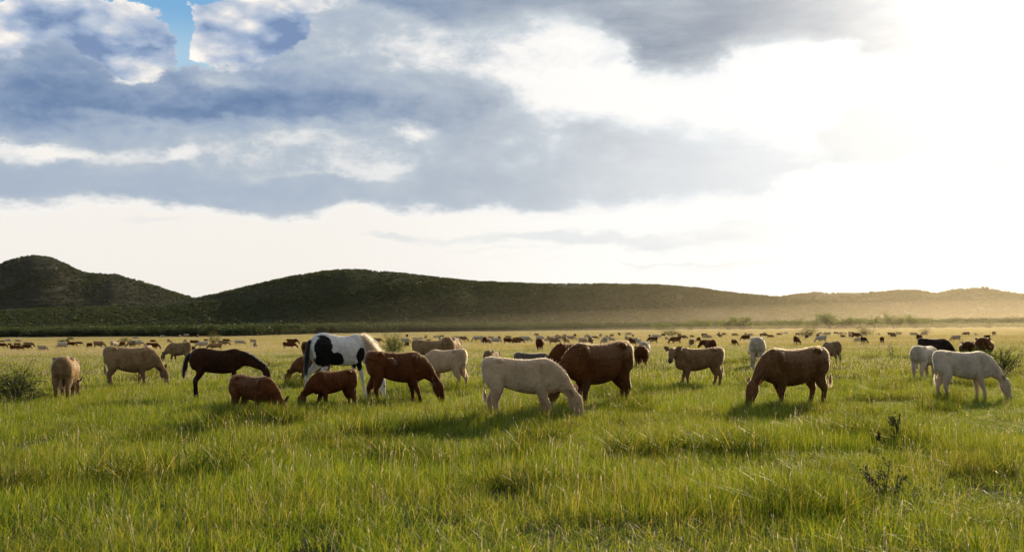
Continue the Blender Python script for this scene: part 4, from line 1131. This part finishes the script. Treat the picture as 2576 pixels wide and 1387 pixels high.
def build_grass():
    r = np.random.default_rng(21)
    near = []
    for i in range(5):
        a = blades(r, 1900, 1.3, .150, .0050, lean=.85)
        b = blades(r, 130, 1.3, .22, .0042, lean=.85, curve=.9)
        s = seed_heads(r, 9 + i, 1.3, .23, L=.045, w=.008, lean=.25)
        V, F, M, T = join_parts([(*a[:2], 0, a[2]), (*b[:2], 0, b[2]), (s[0], s[1], 1, None)])
        near.append(proto('grass_patch', V, F, [m_grass, m_seed], M, T))
    mid = []
    for i in range(4):
        a = blades(r, 1900, 3.4, .145, .016, lean=.75, seg=2)
        s = seed_heads(r, 85, 3.4, .24, L=.08, w=.015, lean=.35)
        V, F, M, T = join_parts([(*a[:2], 0, a[2]), (s[0], s[1], 1, None)])
        mid.append(proto('grass_sward', V, F, [m_grass, m_seed], M, T))
    far = []
    for i in range(3):
        a = blades(r, 1500, 9, .17, .045, lean=.60, seg=1)
        s = seed_heads(r, 200, 9, .26, L=.10, w=.03)
        V, F, M, T = join_parts([(*a[:2], 0, a[2]), (s[0], s[1], 1, None)])
        far.append(proto('grass_field', V, F, [m_grass, m_seed], M, T))
    def grid(y0, y1, step, jit):
        P = []
        y = y0
        while y < y1:
            w = y * .56 + 4
            x = np.arange(-w, w, step); P.append(np.stack([x, np.full_like(x, y)], 1)); y += step
        P = np.concatenate(P); P += (r.random(P.shape) - .5) * jit * step
        return P
    def lay(name, label, protos, P, zs):
        n = len(P); z = ground_z(P[:, 0], P[:, 1])
        rot = np.zeros((n, 3)); rot[:, 2] = np.floor(r.random(n) * 4) * np.pi / 2 + r.normal(0, .2, n)
        s = np.ones((n, 3)); hv = .97 + .85 * fbm(P[:, 0] * .5, P[:, 1] * .42, 3) + .2 * fbm(P[:, 0] * .07 + 9, P[:, 1] * .07, 2)
        s[:, 2] = np.clip(hv, .45, 1.7) * zs * np.interp(P[:, 1], [5, 9, 15], [1.15, 1.05, .95]); s[:, :2] = 1.04
        # cattle have eaten the sward down where they stand; it grows taller close to the camera
        return scatter(name, label, protos, np.column_stack([P, z]), rot, s, r.integers(0, len(protos), n), cat='grass')
    lay('near_grass', 'tall bright green grass with pale seed heads in the foreground', near, grid(4.5, 30, 1.15, .5), 1.0)
    lay('grass', 'green pasture grass around the grazing cattle', mid, grid(30, 95, 3.0, .5), 1.0)
    lay('dry_grass', 'straw coloured dry grass over the far pasture', far, grid(95, 430, 7.6, .5), 1.0)
    # dark tussocks
    tus = []
    for i in range(3):
        a = blades(r, 420, .55, .36, .007, lean=.55)
        tus.append(proto('tussock', a[0], a[1], [m_tuft], None, a[2]))
    n = 420
    y = 6 + 54 * r.random(n) ** .8; x = (r.random(n) - .5) * 1.1 * y
    k = fbm(x * .16 + 5, y * .16, 2) > .02; x, y = x[k], y[k]
    ex = [on_ground(a, b) for a, b in [(582, 1050), (600, 1053), (622, 1050), (645, 1054), (668, 1052), (690, 1055), (712, 1050), (735, 1047), (775, 1045), (800, 1043), (840, 1042), (880, 1041), (925, 1024), (950, 1026), (1215, 1064), (1380, 1066), (1560, 1034), (1900, 1036), (1960, 1034), (2040, 1030), (2380, 1014)]]
    x = np.append(x, [e.x for e in ex]); y = np.append(y, [e.y for e in ex]); n = len(x)
    ex2 = [on_ground(a, b) for a, b in [(575 + 9 * i, 1066 + 5 * (i % 3)) for i in range(19)] + [(765 + 12 * i, 1045 + 4 * (i % 2)) for i in range(10)]]
    x = np.append(x, [e.x for e in ex2]); y = np.append(y, [e.y for e in ex2]); n = len(x)
    s = np.repeat((.7 + .9 * r.random(n))[:, None], 3, 1); s[:, 2] *= .62; s[-29:, 2] = .80 + .3 * r.random(29); s[-10:, 2] *= .72
    scatter('tussock_grass', 'darker green tussocks dotted through the grass', tus, np.column_stack([x, y, ground_z(x, y)]), np.column_stack([np.zeros(n), np.zeros(n), r.random(n) * 6.28]), s, r.integers(0, 3, n), cat='grass')
build_grass()

# ---------------------------------------------------------------- shrubs and trees
def leaf_material(name, c0, c1, tr=.45):
    m = new_mat(name)
    t = attr('tint'); n = E.noise(pos(), .5, 3, .6)
    c = E.mixc((t * .6 + n * .5).ramp(.3, .8), c0, c1)
    finish(mix_shader(tr, node('ShaderNodeBsdfPrincipled', Base_Color=c, Roughness=.6), node('ShaderNodeBsdfTranslucent', Color=E.vec('MULTIPLY', c, (1.8, 1.7, .9)))))
    return m
m_leaf = leaf_material('mesquite_leaf', (.040, .070, .014), (.080, .115, .022))
m_leaf_dark = leaf_material('dark_shrub_leaf', (.07, .095, .024), (.12, .14, .045), .45)
m_leaf_tree = leaf_material('treeline_leaf', (.085, .125, .022), (.14, .18, .035), .55)
m_weed = leaf_material('weed_leaf', (.018, .026, .011), (.035, .045, .018), .2)
m_leaf_dry = leaf_material('sparse_leaf', (.10, .10, .04), (.17, .15, .07))
m_leaf_far = leaf_material('thicket_leaf', (.030, .048, .013), (.060, .080, .020), .36)
m_bark = new_mat('bark'); finish(node('ShaderNodeBsdfPrincipled', Base_Color=E.mixc(E.noise(obj_co(), 8, 4, .6), (.045, .035, .025), (.11, .09, .07)), Roughness=.9))

def branch_skeleton(r, height, spread, n, wig=.25, lean=0.0, sub=3):
    out = []; tips = []
    for i in range(n):
        a = 6.28 * (i + r.random() * .7) / n; tilt = spread * (.25 + .75 * r.random()); p = np.array([r.normal(0, .03) * height, r.normal(0, .03) * height, -.05])
        d = np.array([math.cos(a) * tilt, math.sin(a) * tilt, 1.0]); d /= np.linalg.norm(d)
        L = height * (.7 + .4 * r.random()); P = [p]
        for s in range(5):
            d = d + r.normal(0, wig, 3) * [1, 1, .5]; d /= np.linalg.norm(d); P.append(P[-1] + d * L / 5)
        out.append((P, (.022 if spread > .3 else .034) * height / max(1, height ** .3), .006 if spread > .3 else .014))
        for j in range(sub):
            q = P[2 + j % 3]; e = d + r.normal(0, .8, 3) * [1, 1, .4]; e[2] = abs(e[2]) * .7 + .1; e /= np.linalg.norm(e)
            Q = [q]
            for s in range(3):
                e = e + r.normal(0, .3, 3); e /= np.linalg.norm(e); Q.append(Q[-1] + e * L * .13)
            out.append((Q, .010 * height ** .7, .004)); tips += Q[1:]
        tips += P[(1 if spread < .3 else 2):]
    return out, np.array(tips)

def leaves(r, tips, n, size, cl, flat=.8):
    c = tips[r.integers(0, len(tips), n)] + r.normal(0, cl, (n, 3)) * [1, 1, flat]
    c[:, 2] = np.maximum(c[:, 2], .02)
    u = r.normal(0, 1, (n, 3)); u /= np.linalg.norm(u, axis=1)[:, None]
    v = np.cross(u, r.normal(0, 1, (n, 3))); v /= np.linalg.norm(v, axis=1)[:, None]
    s = (size * (.5 + r.random(n)))[:, None]
    V = np.stack([c - u * s, c + v * s * .38, c + u * s, c - v * s * .38], 1).reshape(-1, 3)
    F = np.arange(n * 4).reshape(n, 4)
    return V, F, np.repeat(r.random(n), 4)

def shrub_data(seed, height, spread, nb, nl, leaf, cl, wig=.25, sub=3, mat=None, bark=None):
    r = np.random.default_rng(seed)
    sk, tips = branch_skeleton(r, height, spread, nb, wig, sub=sub)
    B = Body()
    for P, r0, r1 in sk:
        B.tube(P, list(np.linspace(r0, r1, len(P))), k=5, sub=1)
    V, F, T = leaves(r, tips, nl, leaf, cl)
    a = mesh_obj('stem', np.concatenate(B.V), B.F, bark or m_bark); b = mesh_obj('foliage', V, F, mat or m_leaf, smooth=False)
    t = b.data.attributes.new('tint', 'FLOAT', 'POINT'); t.data.foreach_set('value', T.astype(np.float32))
    for o in (a, b): COL.objects.unlink(o)
    res = (a.data, b.data)
    bpy.data.objects.remove(a); bpy.data.objects.remove(b)
    return res

def plant(name, label, cat, data, loc, sc, rz=0.0, group=None, parts=('stem', 'foliage')):
    e = link(bpy.data.objects.new(name, None)); e.location = loc; e.scale = sc if isinstance(sc, tuple) else (sc,) * 3; e.rotation_euler = (0, 0, rz)
    e.empty_display_size = .2
    for n, d in zip(parts, data): link(bpy.data.objects.new(n, d), e)
    tag(e, label, cat, group)
    return e

def place_px(x0, x1, ytop, ybase):
    """ground point and height for a plant seen between these pixels"""
    p = on_ground((x0 + x1) / 2, ybase); D = (p - CAM).dot(FW)
    return p, (ybase - ytop) / F_PX * D, (x1 - x0) / F_PX * D

def build_shrubs():
    spec = [  # x0 x1 ytop ybase, name, label, cat, seed, spread, branches, leaves, leaf size, cluster, material, sub
        (958, 1026, 832, 892, 'bush', 'round green bush standing behind the pinto horse', 'bush', 61, .75, 9, 5200, .050, .13, m_leaf, 3),
        (518, 556, 830, 868, 'bush', 'orange green bush in the far field above the smaller tan cow', 'bush', 62, .8, 8, 1500, .09, .16, m_leaf_dry, 3),
        (-40, 118, 908, 1010, 'shrub', 'low dark spreading shrub at the left edge of the pasture', 'shrub', 63, 1.3, 18, 4200, .024, .085, m_leaf_dark, 4),
        (2448, 2578, 868, 948, 'thorn_bush', 'sparse thorny bush with bare twigs at the right edge', 'bush', 64, 1.2, 15, 2000, .026, .06, m_leaf_dark, 5),
        (2440, 2500, 876, 925, 'shrub', 'leafy green shrub in front of the red-brown rump at right', 'shrub', 65, 1.0, 9, 1700, .035, .08, m_leaf, 3),
        (2234, 2254, 860, 908, 'sapling', 'bare twiggy sapling alone in the right middle field', 'sapling', 66, .35, 3, 120, .03, .04, m_leaf_dark, 4),
        (2246, 2282, 1038, 1124, 'weed', 'thin dark thorny weed standing up in the right foreground grass', 'weed', 67, .13, 2, 1100, .020, .028, m_weed, 9),
        (2216, 2240, 1090, 1136, 'weed', 'shorter dark stem left of the thin thorny weed', 'weed', 68, .15, 1, 500, .026, .03, m_weed, 4),
        (2170, 2290, 1150, 1260, 'weed', 'low dark branching weed half buried in the right foreground', 'weed', 69, .8, 6, 900, .015, .035, m_weed, 4),
        (1660, 1710, 824, 846, 'bush', 'feathery hazy bush in front of the trees above the watching calf', 'bush', 70, .9, 7, 800, .12, .2, m_leaf_dry, 3),
        (2010, 2058, 818, 848, 'bush', 'feathery misty bush among cattle above the large fawn cow', 'bush', 71, 1.0, 8, 700, .12, .2, m_leaf_dry, 3),
        (2150, 2206, 818, 846, 'bush', 'wide thin bush in bright mist left of the black-brown cow', 'bush', 72, 1.2, 9, 700, .12, .2, m_leaf_dry, 3),
        (2255, 2270, 832, 843, 'bush', 'tiny bush beside the pair of far brown cows', 'bush', 73, 1.0, 5, 300, .12, .2, m_leaf_dry, 2),
        (2316, 2346, 821, 838, 'bush', 'faint thin bush in the mist above the black-brown cow', 'bush', 74, 1.0, 7, 350, .12, .22, m_leaf_dry, 3),
        (146, 176, 848, 864, 'bush', 'small dark bush in the far left field', 'bush', 75, .9, 6, 500, .10, .16, m_leaf_dark, 2),
        (292, 330, 848, 862, 'bush', 'low reddish bush behind the side-on tan cow', 'bush', 76, 1.3, 7, 500, .10, .16, m_leaf_dry, 2),
        (1100, 1120, 840, 850, 'bush', 'small green bush behind the bony tan cow', 'bush', 77, 1.2, 6, 400, .10, .16, m_leaf, 2),
    ]
    for x0, x1, yt, yb, name, label, cat, seed, spr, nb, nl, ls, cl, mat, sub in spec:
        p, h, w = place_px(x0, x1, yt, yb)
        d = shrub_data(seed, 1.0, spr, nb, nl, ls / max(h, .3) * (1 if h > .9 else .8), cl, mat=mat, sub=sub)
        n = len(d[1].vertices); co = np.empty(n * 3, np.float32); d[1].vertices.foreach_get('co', co); co = co.reshape(n, 3)
        hh = np.percentile(co[:, 2], 99.5); ww = np.percentile(co[:, 0], 99) - np.percentile(co[:, 0], 1)
        plant(name, label, cat, d, p, (w / ww, w / ww, h / hh))
build_shrubs()

EDGE = [(-400, 851), (0, 849), (600, 846), (1000, 836), (1300, 833), (1700, 829), (2000, 827), (2576, 823), (3000, 821)]
def build_trees():
    kinds = [shrub_data(80 + i, 1.0, [.55, .8, 1.1, .7, .9][i], 8, 2600, .034, .075, mat=m_leaf_tree, wig=.3) for i in range(5)]
    r = random.Random(9)
    # trees of the hazy treeline that stand out one by one: x0 x1 ytop ybase
    T = [(1720, 1760, 806, 830, 'low tree at the left end of the bright treeline'), (1752, 1792, 800, 829, 'rounded tree, second from the left in the bright treeline'), (1808, 1856, 798, 829, 'dark flat topped mesquite in the bright treeline'), (1842, 1892, 796, 829, 'twin topped mesquite with a dense green crown'), (1900, 1935, 812, 829, 'small bush between the two taller mesquites'), (1935, 1990, 803, 828, 'broad dark tree in the hazy treeline above the white cow'), (1985, 2020, 798, 828, 'slim upright tree in the hazy treeline'), (2020, 2062, 806, 828, 'low crowned tree left of the tallest mesquite'), (2052, 2136, 788, 828, 'tallest broad mesquite of the hazy treeline'), (2130, 2180, 803, 827, 'pale tree right of the tallest mesquite'), (2172, 2232, 796, 827, 'pale golden tree with an open crown'), (2226, 2278, 789, 827, 'tall hazy tree with a round golden crown'), (2270, 2340, 793, 826, 'wide hazy tree with visible trunks'), (2335, 2385, 808, 826, 'faint low tree fading into the dust'), (2390, 2450, 806, 825, 'faint broad tree near the right end of the treeline'), (2450, 2530, 805, 825, 'faint long tree clump under the knobbed hill'), (2520, 2600, 808, 824, 'faint tree at the right edge of the treeline'), (1640, 1690, 812, 831, 'small dark tree where the dark thicket turns bright')]
    for i, (x0, x1, yt, yb, lab) in enumerate(T):
        p, h, w = place_px(x0, x1, yt, yb)
        d = kinds[i % 5]
        n = len(d[1].vertices); co = np.empty(n * 3, np.float32); d[1].vertices.foreach_get('co', co); co = co.reshape(n, 3)
        plant('mesquite_tree', lab, 'tree', d, p, (w / (np.percentile(co[:, 0], 98) - np.percentile(co[:, 0], 2)),) * 2 + (h / np.percentile(co[:, 2], 99),), r.random() * 6, 'trees of the hazy treeline', ('trunk', 'crown'))
    # the thicket behind
    pr = []
    q = np.random.default_rng(31)
    for i in range(5):
        s = shrub_data(90 + i, 1.0, [.7, 1.0, 1.3, .8, 1.1][i], 8, 1100, .06, .13, mat=m_leaf_far)
        o = bpy.data.objects.new('thicket_bush', s[1]); pr.append(o)
    n = 5200
    x = q.random(n) * 3400 - 420; D0 = np.interp(x, [e[0] for e in EDGE], [on_ground(*e).y for e in EDGE])
    depth = np.abs(q.normal(0, 150, n)) * np.where(q.random(n) < .35, .12, 1.0)
    Y = D0 + 2 + depth; X = (x - 1288) / F_PX * Y
    big = (2.6 + 2.2 * q.random(n)) * np.interp(x, [0, 900, 1500, 1900, 2600], [1.0, 1.0, .8, .75, .8]) * np.where(depth < 25, np.interp(x, [1000, 1300, 2600], [1.0, .75, .7]), 1)
    s = np.column_stack([big * 1.15, big * 1.15, big])
    scatter('thicket', 'dark band of scrub and low trees along the foot of the hills', pr, np.column_stack([X, Y, ground_z(X, Y) - .1]), np.column_stack([np.zeros(n), np.zeros(n), q.random(n) * 6.28]), s, q.integers(0, 5, n), cat='thicket')
    # scrub on the hills
    hp = []
    for i in range(3):
        rr = np.random.default_rng(40 + i)
        V, F, Tn = leaves(rr, rr.normal(0, .33, (24, 3)) * [1, 1, .45] + [0, 0, .5], 46, .34, .12)
        hp.append(proto('hill_shrub', V, F, [m_leaf_far], None, Tn, smooth=False))
    P = []; S = []
    for key, n, t1 in (('middle', 42000, 112), ('left', 15000, 112), ('right', 15000, 112)):
        G, A = HILLS[key]
        nt, na = G.shape[:2]
        i = (q.random(n) ** .6 * (t1 - 1)); j = q.random(n) * (na - 1.01)
        inview = (np.abs(A[j.astype(int)]) < .56)
        i, j = i[inview], j[inview]
        ii, jj = i.astype(int), j.astype(int); fi, fj = (i - ii)[:, None], (j - jj)[:, None]
        p = (G[ii, jj] * (1 - fi) + G[ii + 1, jj] * fi) * (1 - fj) + (G[ii, jj + 1] * (1 - fi) + G[ii + 1, jj + 1] * fi) * fj
        d = fbm(p[:, 0] * .012, p[:, 1] * .012, 3)
        p = p[q.random(len(p)) < .65 + d]
        P.append(p); S.append((1.0 + 1.3 * q.random(len(p)) ** 2) * {'middle': 1.25, 'left': 1.9, 'right': 2.1}[key])
    P = np.concatenate(P); S = np.concatenate(S); n = len(P)
    scatter('hillside_scrub', 'small dark shrubs speckling the hillsides and their crests', hp, P, np.column_stack([np.zeros(n), np.zeros(n), q.random(n) * 6.28]), np.column_stack([S, S, S * .9]), q.integers(0, 3, n), cat='scrub')
build_trees()
